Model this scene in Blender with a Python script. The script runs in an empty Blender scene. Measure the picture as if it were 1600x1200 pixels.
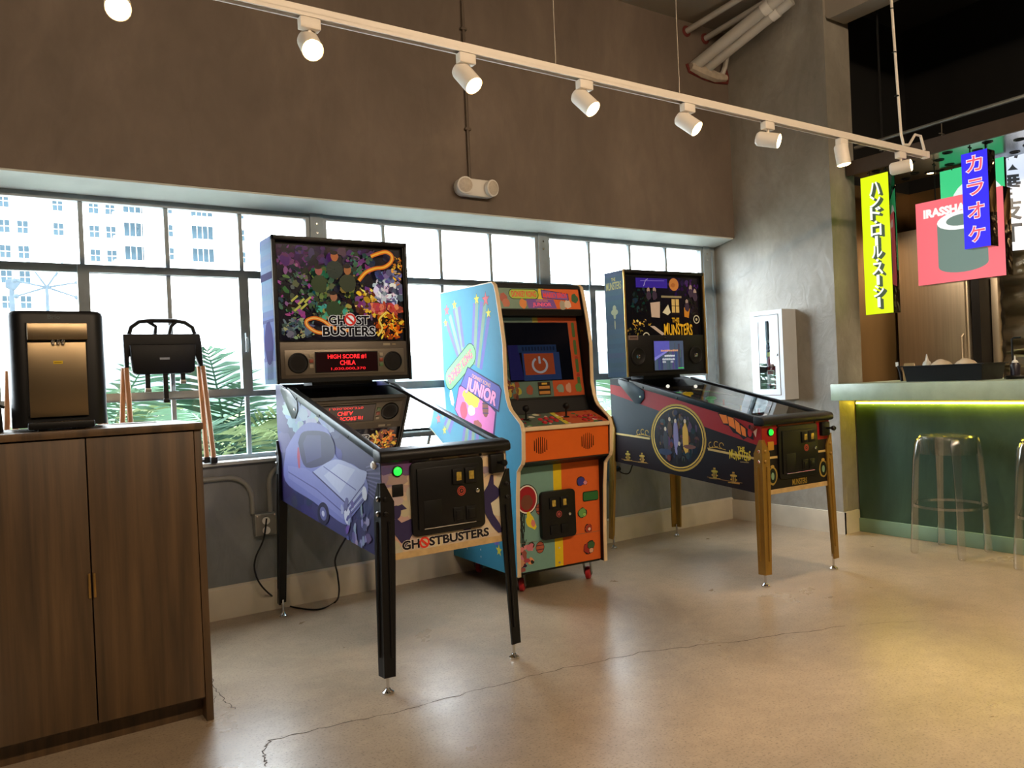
import bpy, bmesh, math, random
from math import sin, cos, pi, radians, atan2, hypot
from mathutils import Vector, Matrix
random.seed(7)
SC = bpy.context.scene
COL = SC.collection

# ------------------------------------------------------------------ camera
def make_camera():
    yaw, pitch, roll, f = radians(33.604), radians(-0.263), radians(-2.487), 1220.0
    fwd = Vector((sin(yaw)*cos(pitch), cos(yaw)*cos(pitch), sin(pitch)))
    right = Vector((cos(yaw), -sin(yaw), 0)); up = right.cross(fwd)
    r2 = right*cos(roll) + up*sin(roll); u2 = -right*sin(roll) + up*cos(roll)
    cam = bpy.data.cameras.new('camera'); o = bpy.data.objects.new('camera', cam); COL.objects.link(o)
    cam.sensor_width = 36; cam.lens = f/1600*36; cam.clip_end = 600; cam.clip_start = .02
    m = Matrix(((r2.x, u2.x, -fwd.x, 0), (r2.y, u2.y, -fwd.y, 0), (r2.z, u2.z, -fwd.z, 1.15), (0, 0, 0, 1)))
    o.matrix_world = m
    SC.camera = o
make_camera()

# ------------------------------------------------------------------ world, exposure
W = bpy.data.worlds.new('overcast_sky'); SC.world = W; W.use_nodes = True
_bg = W.node_tree.nodes['Background']
_bg.inputs[0].default_value = (0.84, 0.93, 1.0, 1); _bg.inputs[1].default_value = 18.0
SC.view_settings.view_transform = 'Standard'; SC.view_settings.look = 'None'
SC.view_settings.exposure = 0.45; SC.view_settings.gamma = 1.0; SC.view_settings.use_curve_mapping = False
SC.cycles.use_denoising = True; SC.cycles.max_bounces = 10; SC.cycles.transparent_max_bounces = 24
SC.cycles.sample_clamp_indirect = 6.0; SC.cycles.caustics_refractive = False; SC.cycles.caustics_reflective = False

WARM = (1.0, 0.75, 0.51)
SPOT_W, ROOM_W, BAR_W = 55.0, 82.0, 90.0
def lamp(name, kind, loc, energy, color, size=.05, aim=None, angle=70, blend=.6, sy=None, parent=None):
    l = bpy.data.lights.new(name, kind); l.energy = energy; l.color = color
    if kind == 'SPOT': l.spot_size = radians(angle); l.spot_blend = blend; l.shadow_soft_size = size
    elif kind == 'AREA': l.size = size; l.shape = 'RECTANGLE'; l.size_y = sy or size
    else: l.shadow_soft_size = size
    o = bpy.data.objects.new(name, l); COL.objects.link(o); o.location = loc
    if aim is not None: o.rotation_euler = Vector(aim).to_track_quat('-Z', 'Y').to_euler()
    if parent: o.parent = parent
    return o
# daylight portal in the window openings (guides sampling of the sky only)
for px in (-.8, .755, 2.32, 3.885):
    po = lamp('window_portal', 'AREA', (px, 4.33, 1.47), 1, (1, 1, 1), 1.5, (0, -1, 0), sy=1.36); po.data.cycles.is_portal = True

# ------------------------------------------------------------------ materials
def lin(c):
    if len(c) == 4: c = c[:3]
    r = []
    for v in c:
        v = v/255.0
        r.append(v/12.92 if v <= .04045 else ((v+.055)/1.055)**2.4)
    return (*r, 1.0)
MATS = {}
def mat(name, col, rough=.5, metal=0.0, var=.12, scale=8.0, bump=0.0, emit=0.0, trans=0.0, ior=1.45, stretch=None, coat=0.0, col2=None, detail=4.0, bscale=None, spec=None):
    """principled material whose colour is broken up by object-space noise"""
    if name in MATS: return MATS[name]
    m = bpy.data.materials.new(name); m.use_nodes = True; nt = m.node_tree; N = nt.nodes; L = nt.links
    b = N['Principled BSDF']
    b.inputs['Roughness'].default_value = rough; b.inputs['Metallic'].default_value = metal
    b.inputs['Transmission Weight'].default_value = trans; b.inputs['IOR'].default_value = ior
    b.inputs['Coat Weight'].default_value = coat
    if spec is not None: b.inputs['Specular IOR Level'].default_value = spec
    tc = N.new('ShaderNodeTexCoord'); mp = N.new('ShaderNodeMapping'); L.new(tc.outputs['Object'], mp.inputs[0])
    if stretch: mp.inputs['Scale'].default_value = stretch
    nz = N.new('ShaderNodeTexNoise'); nz.inputs['Scale'].default_value = scale; nz.inputs['Detail'].default_value = detail
    L.new(mp.outputs[0], nz.inputs['Vector'])
    c = lin(col); mx = N.new('ShaderNodeMix'); mx.data_type = 'RGBA'
    if col2: a_, b_ = c, lin(col2)
    else: a_ = tuple(min(1, x*(1-var)) for x in c[:3])+(1,); b_ = tuple(min(1, x*(1+var)) for x in c[:3])+(1,)
    rm = N.new('ShaderNodeMapRange'); rm.inputs[1].default_value = .3; rm.inputs[2].default_value = .7
    L.new(nz.outputs['Fac'], rm.inputs[0]); L.new(rm.outputs[0], mx.inputs[0])
    mx.inputs[6].default_value = a_; mx.inputs[7].default_value = b_
    L.new(mx.outputs[2], b.inputs['Base Color'])
    if emit:
        L.new(mx.outputs[2], b.inputs['Emission Color']); b.inputs['Emission Strength'].default_value = emit
    if bump:
        bp = N.new('ShaderNodeBump'); bp.inputs['Strength'].default_value = bump; bp.inputs['Distance'].default_value = .01
        if bscale:
            n2 = N.new('ShaderNodeTexNoise'); n2.inputs['Scale'].default_value = bscale; n2.inputs['Detail'].default_value = 3; L.new(mp.outputs[0], n2.inputs['Vector']); L.new(n2.outputs['Fac'], bp.inputs['Height'])
        else: L.new(nz.outputs['Fac'], bp.inputs['Height'])
        L.new(bp.outputs[0], b.inputs['Normal'])
    MATS[name] = m
    return m
def print_mat(name, rough=.35, emit=0.0, coat=0.0, var=.06, base=1.0, spec=.5):
    """printed art: the flat ink colour of every shape comes from the mesh's colour attribute"""
    if name in MATS: return MATS[name]
    m = bpy.data.materials.new(name); m.use_nodes = True; nt = m.node_tree; N = nt.nodes; L = nt.links
    b = N['Principled BSDF']; at = N.new('ShaderNodeAttribute'); at.attribute_name = 'Ink'
    nz = N.new('ShaderNodeTexNoise'); nz.inputs['Scale'].default_value = 40; tc = N.new('ShaderNodeTexCoord'); L.new(tc.outputs['Object'], nz.inputs['Vector'])
    rm = N.new('ShaderNodeMapRange'); rm.inputs[3].default_value = 1-var; rm.inputs[4].default_value = 1+var; L.new(nz.outputs['Fac'], rm.inputs[0])
    mx = N.new('ShaderNodeVectorMath'); mx.operation = 'SCALE'; L.new(at.outputs['Color'], mx.inputs[0]); L.new(rm.outputs[0], mx.inputs['Scale'])
    bs = N.new('ShaderNodeVectorMath'); bs.operation = 'SCALE'; bs.inputs['Scale'].default_value = base; L.new(mx.outputs[0], bs.inputs[0]); L.new(bs.outputs[0], b.inputs['Base Color']); b.inputs['Specular IOR Level'].default_value = spec; b.inputs['Roughness'].default_value = rough; b.inputs['Coat Weight'].default_value = coat
    if emit: L.new(mx.outputs[0], b.inputs['Emission Color']); b.inputs['Emission Strength'].default_value = emit
    MATS[name] = m
    return m
def glass_sheet(name, tint=(1, 1, 1), refl=1.0, solid=False):
    if name in MATS: return MATS[name]
    m = bpy.data.materials.new(name); m.use_nodes = True; nt = m.node_tree; N = nt.nodes; L = nt.links
    N.remove(N['Principled BSDF']); out = N['Material Output']
    t = N.new('ShaderNodeBsdfTransparent'); t.inputs[0].default_value = (*tint, 1); g = N.new('ShaderNodeBsdfGlossy'); g.inputs['Roughness'].default_value = .01
    fr = N.new('ShaderNodeFresnel'); fr.inputs['IOR'].default_value = 1.5
    mu = N.new('ShaderNodeMath'); mu.operation = 'MULTIPLY'; mu.inputs[1].default_value = refl; mu.use_clamp = True
    ge = N.new('ShaderNodeNewGeometry'); inv = N.new('ShaderNodeMath'); inv.operation = 'SUBTRACT'; inv.inputs[0].default_value = 1.0; L.new(ge.outputs['Backfacing'], inv.inputs[1])
    fm = N.new('ShaderNodeMath'); fm.operation = 'MULTIPLY'; L.new(fr.outputs[0], fm.inputs[0]); L.new(inv.outputs[0] if solid else fr.outputs[0], fm.inputs[1])
    L.new((fm if solid else fr).outputs[0], mu.inputs[0])
    if solid:
        mu.operation = 'MULTIPLY_ADD'; mu.inputs[2].default_value = .07; g.inputs['Roughness'].default_value = .15
    mix = N.new('ShaderNodeMixShader'); L.new(mu.outputs[0], mix.inputs[0]); L.new(t.outputs[0], mix.inputs[1]); L.new(g.outputs[0], mix.inputs[2])
    L.new(mix.outputs[0], out.inputs[0]); MATS[name] = m
    return m

def concrete(name, dark, light, warm=None, rough=.6, scale=1.1, bump=.25, streak=(1, 1, .45)):
    if name in MATS: return MATS[name]
    m = bpy.data.materials.new(name); m.use_nodes = True; nt = m.node_tree; N = nt.nodes; L = nt.links; b = N['Principled BSDF']
    tc = N.new('ShaderNodeTexCoord'); mp = N.new('ShaderNodeMapping'); mp.inputs['Scale'].default_value = streak; L.new(tc.outputs['Object'], mp.inputs[0])
    n1 = N.new('ShaderNodeTexNoise'); n1.inputs['Scale'].default_value = scale; n1.inputs['Detail'].default_value = 9; n1.inputs['Roughness'].default_value = .62; n1.inputs['Distortion'].default_value = .6
    n2 = N.new('ShaderNodeTexNoise'); n2.inputs['Scale'].default_value = scale*7; n2.inputs['Detail'].default_value = 6; n2.inputs['Distortion'].default_value = 1.2
    for n in (n1, n2): L.new(mp.outputs[0], n.inputs['Vector'])
    cr = N.new('ShaderNodeValToRGB'); e = cr.color_ramp.elements; e[0].position = .3; e[0].color = lin(dark); e[1].position = .72; e[1].color = lin(light)
    if warm: w = cr.color_ramp.elements.new(.52); w.color = lin(warm)
    L.new(n1.outputs['Fac'], cr.inputs[0])
    mr = N.new('ShaderNodeMapRange'); mr.inputs[3].default_value = .82; mr.inputs[4].default_value = 1.18; L.new(n2.outputs['Fac'], mr.inputs[0])
    vm = N.new('ShaderNodeVectorMath'); vm.operation = 'SCALE'; L.new(cr.outputs[0], vm.inputs[0]); L.new(mr.outputs[0], vm.inputs['Scale']); L.new(vm.outputs[0], b.inputs['Base Color'])
    b.inputs['Roughness'].default_value = rough
    bp = N.new('ShaderNodeBump'); bp.inputs['Strength'].default_value = bump; bp.inputs['Distance'].default_value = .02; L.new(n2.outputs['Fac'], bp.inputs['Height']); L.new(bp.outputs[0], b.inputs['Normal'])
    MATS[name] = m
    return m

def floor_mat():
    m = bpy.data.materials.new('polished_concrete_floor'); m.use_nodes = True; nt = m.node_tree; N = nt.nodes; L = nt.links; b = N['Principled BSDF']
    tc = N.new('ShaderNodeTexCoord')
    def noise(s, d, dist=0.0, r=.6):
        n = N.new('ShaderNodeTexNoise'); n.inputs['Scale'].default_value = s; n.inputs['Detail'].default_value = d; n.inputs['Distortion'].default_value = dist; n.inputs['Roughness'].default_value = r
        L.new(tc.outputs['Object'], n.inputs['Vector']); return n
    n1 = noise(.9, 12, .5, .68); n2 = noise(14, 8, .4, .75); n3 = noise(120, 3); n4 = noise(2.6, 6, .3)
    cr = N.new('ShaderNodeValToRGB'); e = cr.color_ramp.elements; e[0].position = .25; e[0].color = lin((128, 114, 97)); e[1].position = .78; e[1].color = lin((182, 164, 140)); w = e.new(.5); w.color = lin((158, 141, 119))
    L.new(n1.outputs['Fac'], cr.inputs[0])
    m2 = N.new('ShaderNodeMapRange'); m2.inputs[1].default_value = .25; m2.inputs[2].default_value = .75; m2.inputs[3].default_value = .84; m2.inputs[4].default_value = 1.12; L.new(n2.outputs['Fac'], m2.inputs[0])
    m3 = N.new('ShaderNodeMapRange'); m3.inputs[1].default_value = .30; m3.inputs[2].default_value = .47; m3.inputs[3].default_value = .50; m3.inputs[4].default_value = 1.0; L.new(n3.outputs['Fac'], m3.inputs[0])
    mu = N.new('ShaderNodeMath'); mu.operation = 'MULTIPLY'; L.new(m2.outputs[0], mu.inputs[0]); L.new(m3.outputs[0], mu.inputs[1])
    vm = N.new('ShaderNodeVectorMath'); vm.operation = 'SCALE'; L.new(cr.outputs[0], vm.inputs[0]); L.new(mu.outputs[0], vm.inputs['Scale']); L.new(vm.outputs[0], b.inputs['Base Color'])
    mr = N.new('ShaderNodeMapRange'); mr.inputs[3].default_value = .22; mr.inputs[4].default_value = .38; L.new(n4.outputs['Fac'], mr.inputs[0]); L.new(mr.outputs[0], b.inputs['Roughness'])
    bp = N.new('ShaderNodeBump'); bp.inputs['Strength'].default_value = .06; bp.inputs['Distance'].default_value = .01; L.new(n2.outputs['Fac'], bp.inputs['Height']); L.new(bp.outputs[0], b.inputs['Normal'])
    return m

def wood(name, dark, light, rough=.45, scale=26):
    if name in MATS: return MATS[name]
    m = bpy.data.materials.new(name); m.use_nodes = True; nt = m.node_tree; N = nt.nodes; L = nt.links; b = N['Principled BSDF']
    tc = N.new('ShaderNodeTexCoord'); mp = N.new('ShaderNodeMapping'); mp.inputs['Scale'].default_value = (1, 1, .045); L.new(tc.outputs['Object'], mp.inputs[0])
    n = N.new('ShaderNodeTexNoise'); n.inputs['Scale'].default_value = scale; n.inputs['Detail'].default_value = 8; n.inputs['Distortion'].default_value = .5; L.new(mp.outputs[0], n.inputs['Vector'])
    n2 = N.new('ShaderNodeTexNoise'); n2.inputs['Scale'].default_value = scale*8; n2.inputs['Detail'].default_value = 3; L.new(mp.outputs[0], n2.inputs['Vector'])
    cr = N.new('ShaderNodeValToRGB'); e = cr.color_ramp.elements; e[0].position = .3; e[0].color = lin(dark); e[1].position = .7; e[1].color = lin(light); L.new(n.outputs['Fac'], cr.inputs[0])
    mr = N.new('ShaderNodeMapRange'); mr.inputs[3].default_value = .8; mr.inputs[4].default_value = 1.15; L.new(n2.outputs['Fac'], mr.inputs[0])
    vm = N.new('ShaderNodeVectorMath'); vm.operation = 'SCALE'; L.new(cr.outputs[0], vm.inputs[0]); L.new(mr.outputs[0], vm.inputs['Scale']); L.new(vm.outputs[0], b.inputs['Base Color'])
    b.inputs['Roughness'].default_value = rough; MATS[name] = m
    return m

# ------------------------------------------------------------------ geometry helper
class G:
    def __init__(s): s.v = []; s.f = []
    def add(s, vs, fs):
        k = len(s.v); s.v += [tuple(p) for p in vs]; s.f += [tuple(i+k for i in f) for f in fs]; return s
    def box(s, x0, x1, y0, y1, z0, z1):
        return s.add([(x, y, z) for z in (z0, z1) for y in (y0, y1) for x in (x0, x1)], [(0, 2, 3, 1), (4, 5, 7, 6), (0, 1, 5, 4), (2, 6, 7, 3), (0, 4, 6, 2), (1, 3, 7, 5)])
    def frame(s, ax, p0, p1, a0, a1, b0, b1, wa, wb):
        """rectangular frame without overlapping corners; ax = thickness axis, a horizontal, b = z"""
        for u0, u1, v0, v1 in ((a0, a1, b0, b0+wb), (a0, a1, b1-wb, b1), (a0, a0+wa, b0+wb, b1-wb), (a1-wa, a1, b0+wb, b1-wb)):
            s.box(u0, u1, p0, p1, v0, v1) if ax == 'y' else s.box(p0, p1, u0, u1, v0, v1)
        return s
    def hull2(s, A, B, cap=True):
        """loft between two equal rings"""
        n = len(A); fs = [(i, (i+1) % n, n+(i+1) % n, n+i) for i in range(n)]
        if cap: fs += [tuple(range(n-1, -1, -1)), tuple(range(n, 2*n))]
        return s.add(list(A)+list(B), fs)
    def loft(s, rings, cap=True):
        n = len(rings[0]); vs = [p for r in rings for p in r]; fs = []
        for k in range(len(rings)-1): fs += [(k*n+i, k*n+(i+1) % n, (k+1)*n+(i+1) % n, (k+1)*n+i) for i in range(n)]
        if cap: fs += [tuple(range(n-1, -1, -1)), tuple(range((len(rings)-1)*n, len(rings)*n))]
        return s.add(vs, fs)
    def prism(s, poly, axis, a, b):
        """poly of 2-D points extruded along axis from a to b; x:(y,z) y:(x,z) z:(x,y)"""
        q = {'x': lambda p, t: (t, p[0], p[1]), 'y': lambda p, t: (p[0], t, p[1]), 'z': lambda p, t: (p[0], p[1], t)}[axis]
        return s.hull2([q(p, a) for p in poly], [q(p, b) for p in poly])
    def cyl(s, p0, p1, r0, r1=None, n=16, cap=True):
        r1 = r0 if r1 is None else r1; p0 = Vector(p0); p1 = Vector(p1); d = (p1-p0).normalized()
        a = d.orthogonal().normalized(); b = d.cross(a)
        R = lambda p, r: [p+a*r*cos(2*pi*i/n)+b*r*sin(2*pi*i/n) for i in range(n)]
        return s.hull2(R(p0, r0), R(p1, r1), cap)
    def lathe(s, c, prof, axis=(0, 0, 1), n=20, cap=True):
        """prof: (radius, height along axis) from c"""
        c = Vector(c); d = Vector(axis).normalized(); a = d.orthogonal().normalized(); b = d.cross(a)
        return s.loft([[c+d*h+a*r*cos(2*pi*i/n)+b*r*sin(2*pi*i/n) for i in range(n)] for r, h in prof], cap)
    def tube(s, path, r, n=8, closed=False):
        P = [Vector(p) for p in path]; rings = []; prev = None; m = len(P)
        for i in range(m):
            if closed: t = (P[(i+1) % m]-P[i-1]).normalized()
            else: t = (P[min(i+1, m-1)]-P[max(i-1, 0)]).normalized()
            a = t.orthogonal().normalized() if prev is None else (prev-t*prev.dot(t)).normalized()
            prev = a; b = t.cross(a); rr = r[i] if isinstance(r, (list, tuple)) else r
            rings.append([P[i]+a*rr*cos(2*pi*k/n)+b*rr*sin(2*pi*k/n) for k in range(n)])
        if closed: rings.append(rings[0]); return s.loft(rings, False)
        return s.loft(rings)
    def ball(s, c, rx, ry=None, rz=None, n=12, m=8):
        ry = rx if ry is None else ry; rz = rx if rz is None else rz
        return s.loft([[(c[0]+rx*sin(t)*cos(2*pi*i/n), c[1]+ry*sin(t)*sin(2*pi*i/n), c[2]+rz*cos(t)) for i in range(n)] for t in [.02+(pi-.04)*k/m for k in range(m+1)]])
    def ring(s, c, R, r, axis=(0, 0, 1), n=24, k=8):
        c = Vector(c); d = Vector(axis).normalized(); a = d.orthogonal().normalized(); b = d.cross(a)
        return s.tube([c+a*R*cos(2*pi*i/n)+b*R*sin(2*pi*i/n) for i in range(n)], r, k, True)
    def mesh(s, name, bevel=0, seg=2, smooth=True, ang=35):
        me = bpy.data.meshes.new(name); me.from_pydata(s.v, [], s.f)
        bm = bmesh.new(); bm.from_mesh(me); bmesh.ops.recalc_face_normals(bm, faces=bm.faces)
        if bevel:
            es = [e for e in bm.edges if len(e.link_faces) == 2 and e.calc_face_angle(0) > radians(30)]
            bmesh.ops.bevel(bm, geom=es, offset=bevel, segments=seg, profile=.5, affect='EDGES', clamp_overlap=True)
        bm.to_mesh(me); bm.free()
        if smooth: me.shade_smooth(); me.set_sharp_from_angle(angle=radians(ang))
        return me
    def build(s, name, m, parent=None, bevel=0, seg=2, smooth=True, ang=35, loc=None, rz=0):
        me = s.mesh(name, bevel, seg, smooth, ang); me.materials.append(m)
        o = bpy.data.objects.new(name, me); COL.objects.link(o)
        if parent is not None: o.parent = parent
        if loc is not None: o.location = loc
        if rz: o.rotation_euler.z = rz
        return o
def tag(o, label, cat, group=None, kind=None):
    if label: o['label'] = label
    if cat: o['category'] = cat
    if group: o['group'] = group
    if kind: o['kind'] = kind
    return o
def thing(name, label, cat, loc=(0, 0, 0), rz=0, group=None, kind=None):
    o = bpy.data.objects.new(name, None); COL.objects.link(o); o.location = loc; o.rotation_euler = (0, 0, rz); o.empty_display_size = .1
    return tag(o, label, cat, group, kind)
def struct(o, label=None, cat=None):
    o['kind'] = 'structure'
    if label: o['label'] = label
    if cat: o['category'] = cat
    return o
def copy_tree(o, parent=None):
    c = o.copy(); COL.objects.link(c); c.parent = parent
    for ch in list(o.children): copy_tree(ch, c)
    return c

# ------------------------------------------------------------------ flat printed art
TXT = {}
def text_mesh(body, bold=0.0):
    k = (body, bold)
    if k not in TXT:
        c = bpy.data.curves.new('lettering', 'FONT'); c.body = body; c.resolution_u = 3; c.offset = bold; c.fill_mode = 'FRONT' if hasattr(c, 'fill_mode') else c.fill_mode
        o = bpy.data.objects.new('lettering', c); COL.objects.link(o)
        me = bpy.data.meshes.new_from_object(o.evaluated_get(bpy.context.evaluated_depsgraph_get()))
        vs = [(v.co.x, v.co.y) for v in me.vertices]; fs = [tuple(p.vertices) for p in me.polygons]
        bpy.data.objects.remove(o); bpy.data.meshes.remove(me); bpy.data.curves.remove(c)
        TXT[k] = (vs, fs)
    return TXT[k]
def clip_poly(P, C):
    """Sutherland-Hodgman against a convex counter-clockwise polygon"""
    for i in range(len(C)):
        a, b = C[i], C[(i+1) % len(C)]; out = []
        ins = lambda p: (b[0]-a[0])*(p[1]-a[1])-(b[1]-a[1])*(p[0]-a[0]) >= -1e-9
        for j in range(len(P)):
            p, q = P[j-1], P[j]; ip, iq = ins(p), ins(q)
            if ip != iq:
                dx, dy = q[0]-p[0], q[1]-p[1]; den = (b[0]-a[0])*dy-(b[1]-a[1])*dx
                if abs(den) > 1e-12:
                    t = ((b[1]-a[1])*(p[0]-a[0])-(b[0]-a[0])*(p[1]-a[1]))/den; out.append((p[0]+dx*t, p[1]+dy*t))
            if iq: out.append(q)
        P = out
        if len(P) < 3: return []
    return P
class Art:
    def __init__(s, O, U, V, Nn, clip=None, eps=2.5e-5):
        s.O, s.U, s.V, s.N = Vector(O), Vector(U), Vector(V), Vector(Nn); s.clip = clip; s.eps = eps; s.k = 0; s.v = []; s.f = []; s.c = []
    def _put(s, pts, faces, col):
        s.k += 1; o = s.O+s.N*s.eps*s.k; b = len(s.v)
        s.v += [o+s.U*p[0]+s.V*p[1] for p in pts]; c = lin(col)
        for f in faces: s.f.append(tuple(i+b for i in f)); s.c.append(c)
    def poly(s, P, col):
        if s.clip: P = clip_poly(list(P), s.clip)
        Q = []
        for p in P:
            if not Q or hypot(p[0]-Q[-1][0], p[1]-Q[-1][1]) > 1e-6: Q.append(p)
        if len(Q) >= 3: s._put(Q, [tuple(range(len(Q)))], col)
        return s
    def rect(s, a, b, c, d, col): return s.poly([(a, c), (b, c), (b, d), (a, d)], col)
    def rrect(s, a, b, c, d, r, col):
        P = []
        for cx, cy, t in ((b-r, d-r, 0), (a+r, d-r, 90), (a+r, c+r, 180), (b-r, c+r, 270)): P += [(cx+r*cos(radians(t+i*18)), cy+r*sin(radians(t+i*18))) for i in range(6)]
        return s.poly(P, col)
    def ell(s, cx, cy, rx, ry, col, rot=0, n=24, wob=0.0):
        P = []
        for i in range(n):
            t = 2*pi*i/n; k = 1+random.uniform(-wob, wob); x, y = rx*k*cos(t), ry*k*sin(t); P.append((cx+x*cos(rot)-y*sin(rot), cy+x*sin(rot)+y*cos(rot)))
        return s.poly(P, col)
    def band(s, cx, cy, r0, r1, col, k=1.0, a0=0, a1=360, n=36):
        for i in range(n):
            t, u = radians(a0+(a1-a0)*i/n), radians(a0+(a1-a0)*(i+1)/n)
            if s.clip is None or True:
                s.poly([(cx+r0*cos(t)*k, cy+r0*sin(t)), (cx+r1*cos(t)*k, cy+r1*sin(t)), (cx+r1*cos(u)*k, cy+r1*sin(u)), (cx+r0*cos(u)*k, cy+r0*sin(u))], col); s.k -= 1
        s.k += 1
        return s
    def stroke(s, path, w, col):
        L, R = [], []; m = len(path)
        for i in range(m):
            p, q = path[max(i-1, 0)], path[min(i+1, m-1)]; dx, dy = q[0]-p[0], q[1]-p[1]; d = hypot(dx, dy) or 1; ww = (w[i] if isinstance(w, (list, tuple)) else w)/2
            L.append((path[i][0]-dy/d*ww, path[i][1]+dx/d*ww)); R.append((path[i][0]+dy/d*ww, path[i][1]-dx/d*ww))
        for i in range(m-1): s.poly([L[i], R[i], R[i+1], L[i+1]], col); s.k -= 1
        s.k += 1
        return s
    def star(s, cx, cy, r, col, rot=.3): return s.poly([(cx+(r if i % 2 == 0 else r*.42)*cos(rot+pi*i/5), cy+(r if i % 2 == 0 else r*.42)*sin(rot+pi*i/5)) for i in range(10)], col)
    def text(s, body, a, b, c, d, col, bold=0.0, warp=None, rot=False, flip=False):
        vs, fs = text_mesh(body, bold); v0 = text_mesh(body, 0.0)[0]; x0, x1 = min(v[0] for v in v0), max(v[0] for v in v0); y0, y1 = min(v[1] for v in v0), max(v[1] for v in v0)
        Q = []
        for x, y in vs:
            u, w = (x-x0)/(x1-x0), (y-y0)/max(1e-6, (y1-y0))
            if rot: u, w = w, 1-u
            p = (a+u*(b-a), c+w*(d-c)); Q.append(warp(*p) if warp else p)
        s._put(Q, fs, col); return s
    def build(s, name, m, parent):
        me = bpy.data.meshes.new(name); me.from_pydata([tuple(v) for v in s.v], [], s.f)
        at = me.color_attributes.new('Ink', 'FLOAT_COLOR', 'CORNER')
        for p, c in zip(me.polygons, s.c):
            for li in p.loop_indices: at.data[li].color = c
        me.materials.append(m); o = bpy.data.objects.new(name, me); COL.objects.link(o); o.parent = parent
        return o
def jit(c, k=18): return tuple(max(0, min(255, x+random.uniform(-k, k))) for x in c)
def smooth_path(P, k=8):
    P = [Vector(p) for p in P]; out = []
    for i in range(len(P)-1):
        p0, p1, p2, p3 = P[max(i-1, 0)], P[i], P[i+1], P[min(i+2, len(P)-1)]
        for j in range(k):
            t = j/k; out.append(.5*((2*p1)+(p2-p0)*t+(2*p0-5*p1+4*p2-p3)*t*t+(3*p1-p0-3*p2+p3)*t**3))
    return out+[P[-1]]
# ================================================================== materials in use
M_UP = concrete('brown_troweled_concrete', (92, 80, 70), (124, 110, 97), (106, 93, 82), .7, 1.2, .2)
M_LOW = concrete('grey_troweled_concrete', (102, 106, 108), (146, 150, 152), (122, 126, 128), .55, 1.4, .25)
M_COLM = concrete('grey_venetian_plaster', (118, 114, 105), (164, 160, 150), (140, 135, 125), .45, 1.6, .3, (1, 1, .7))
M_BASE = mat('cream_baseboard_paint', (205, 196, 178), .5, var=.1, scale=5)
M_SHELL = mat('shell_wall_paint', (92, 84, 75), .8, var=.08, scale=2)
M_CEIL = mat('ceiling_paint', (150, 140, 126), .8, var=.08, scale=2)
M_BLACK = mat('black_ceiling_paint', (7, 7, 7), .85, var=.2, scale=3)
M_STEELF = mat('grey_painted_steel', (138, 150, 156), .45, var=.12, scale=12)
M_PANE = glass_sheet('window_glass', (.97, .99, 1.0))
M_GREEN = concrete('green_troweled_plaster', (38, 60, 46), (74, 100, 82), (55, 80, 63), .4, 1.5, .15)
M_GREENB = mat('green_plaster_base', (112, 140, 118), .5, var=.12, scale=4)
M_COUNTER = mat('pale_green_terrazzo', (150, 168, 148), .3, var=.1, scale=14)
M_BRONZE = mat('bronze_wall_panel', (120, 96, 62), .35, .6, var=.2, scale=2, stretch=(1, 1, .3))
M_SS = mat('brushed_stainless', (190, 180, 162), .48, 1.0, var=.08, scale=60, stretch=(1, 1, .03))
M_WAVY = mat('wavy_polished_steel', (195, 182, 160), .12, 1.0, var=.05, scale=5, bump=1.0, bscale=4.0, stretch=(1, .35, 1.6))
M_WHITE = mat('white_paint_metal', (215, 212, 205), .4, var=.04)
M_BLK = mat('black_powder_coat', (13, 13, 14), .42, spec=.35, var=.15, scale=20)
M_BLKP = mat('black_plastic', (11, 11, 12), .5, spec=.3, var=.1, scale=20)
M_CHROME = mat('chrome', (215, 215, 215), .12, 1.0, var=.03)
M_GREYPIPE = mat('galvanised_conduit', (138, 138, 132), .4, .6, var=.12, scale=10)

# ================================================================== room shell
def slab(name, m, *b): return G().box(*b).build(name, m, smooth=False)
fl = struct(slab('floor', floor_mat(), -2.6, 6.5, -3.2, 4.2, -.1, 0), 'polished mottled concrete floor with hairline cracks', 'floor')
# hairline cracks that run across the slab
M_CRACK = mat('crack_dirt', (74, 64, 54), .8, var=.3, scale=30)
def crack(pts, w):
    P = []
    for (a, b) in zip(pts[:-1], pts[1:]):
        for k in range(10):
            t = k/10; P.append((a[0]+(b[0]-a[0])*t+random.uniform(-.009, .009), a[1]+(b[1]-a[1])*t+random.uniform(-.009, .009)))
    g = G(); n = len(P)
    for i in range(n-1):
        dx, dy = P[i+1][0]-P[i][0], P[i+1][1]-P[i][1]; d = hypot(dx, dy); a = w*random.uniform(.4, 1)/2; b = w*random.uniform(.4, 1)/2
        g.add([(P[i][0]-dy/d*a, P[i][1]+dx/d*a, .0006), (P[i][0]+dy/d*a, P[i][1]-dx/d*a, .0006), (P[i+1][0]+dy/d*b, P[i+1][1]-dx/d*b, .0006), (P[i+1][0]-dy/d*b, P[i+1][1]+dx/d*b, .0006)], [(0, 1, 2, 3)])
    g.build('crack', M_CRACK, fl, smooth=False)
CRACKS = [([(0.692, 3.338), (0.672, 3.091), (0.693, 2.925)], 0.004), ([(0.716, 2.611), (1.117, 2.542), (1.446, 2.524), (1.755, 2.503), (2.188, 2.422), (2.589, 2.261), (3.148, 2.066)], 0.005), ([(0.716, 2.611), (0.67, 2.523), (0.657, 2.424)], 0.005), ([(0.665, 3.216), (0.644, 3.039)], 0.003), ([(3.148, 2.066), (3.503, 1.849)], 0.002)]
for c_, w_ in CRACKS: crack(c_, w_)
struct(slab('ceiling', M_CEIL, -2.6, 4.9, -3.2, 4.4, 3.737, 3.85), 'painted ceiling slab above the game floor', 'ceiling')
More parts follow.
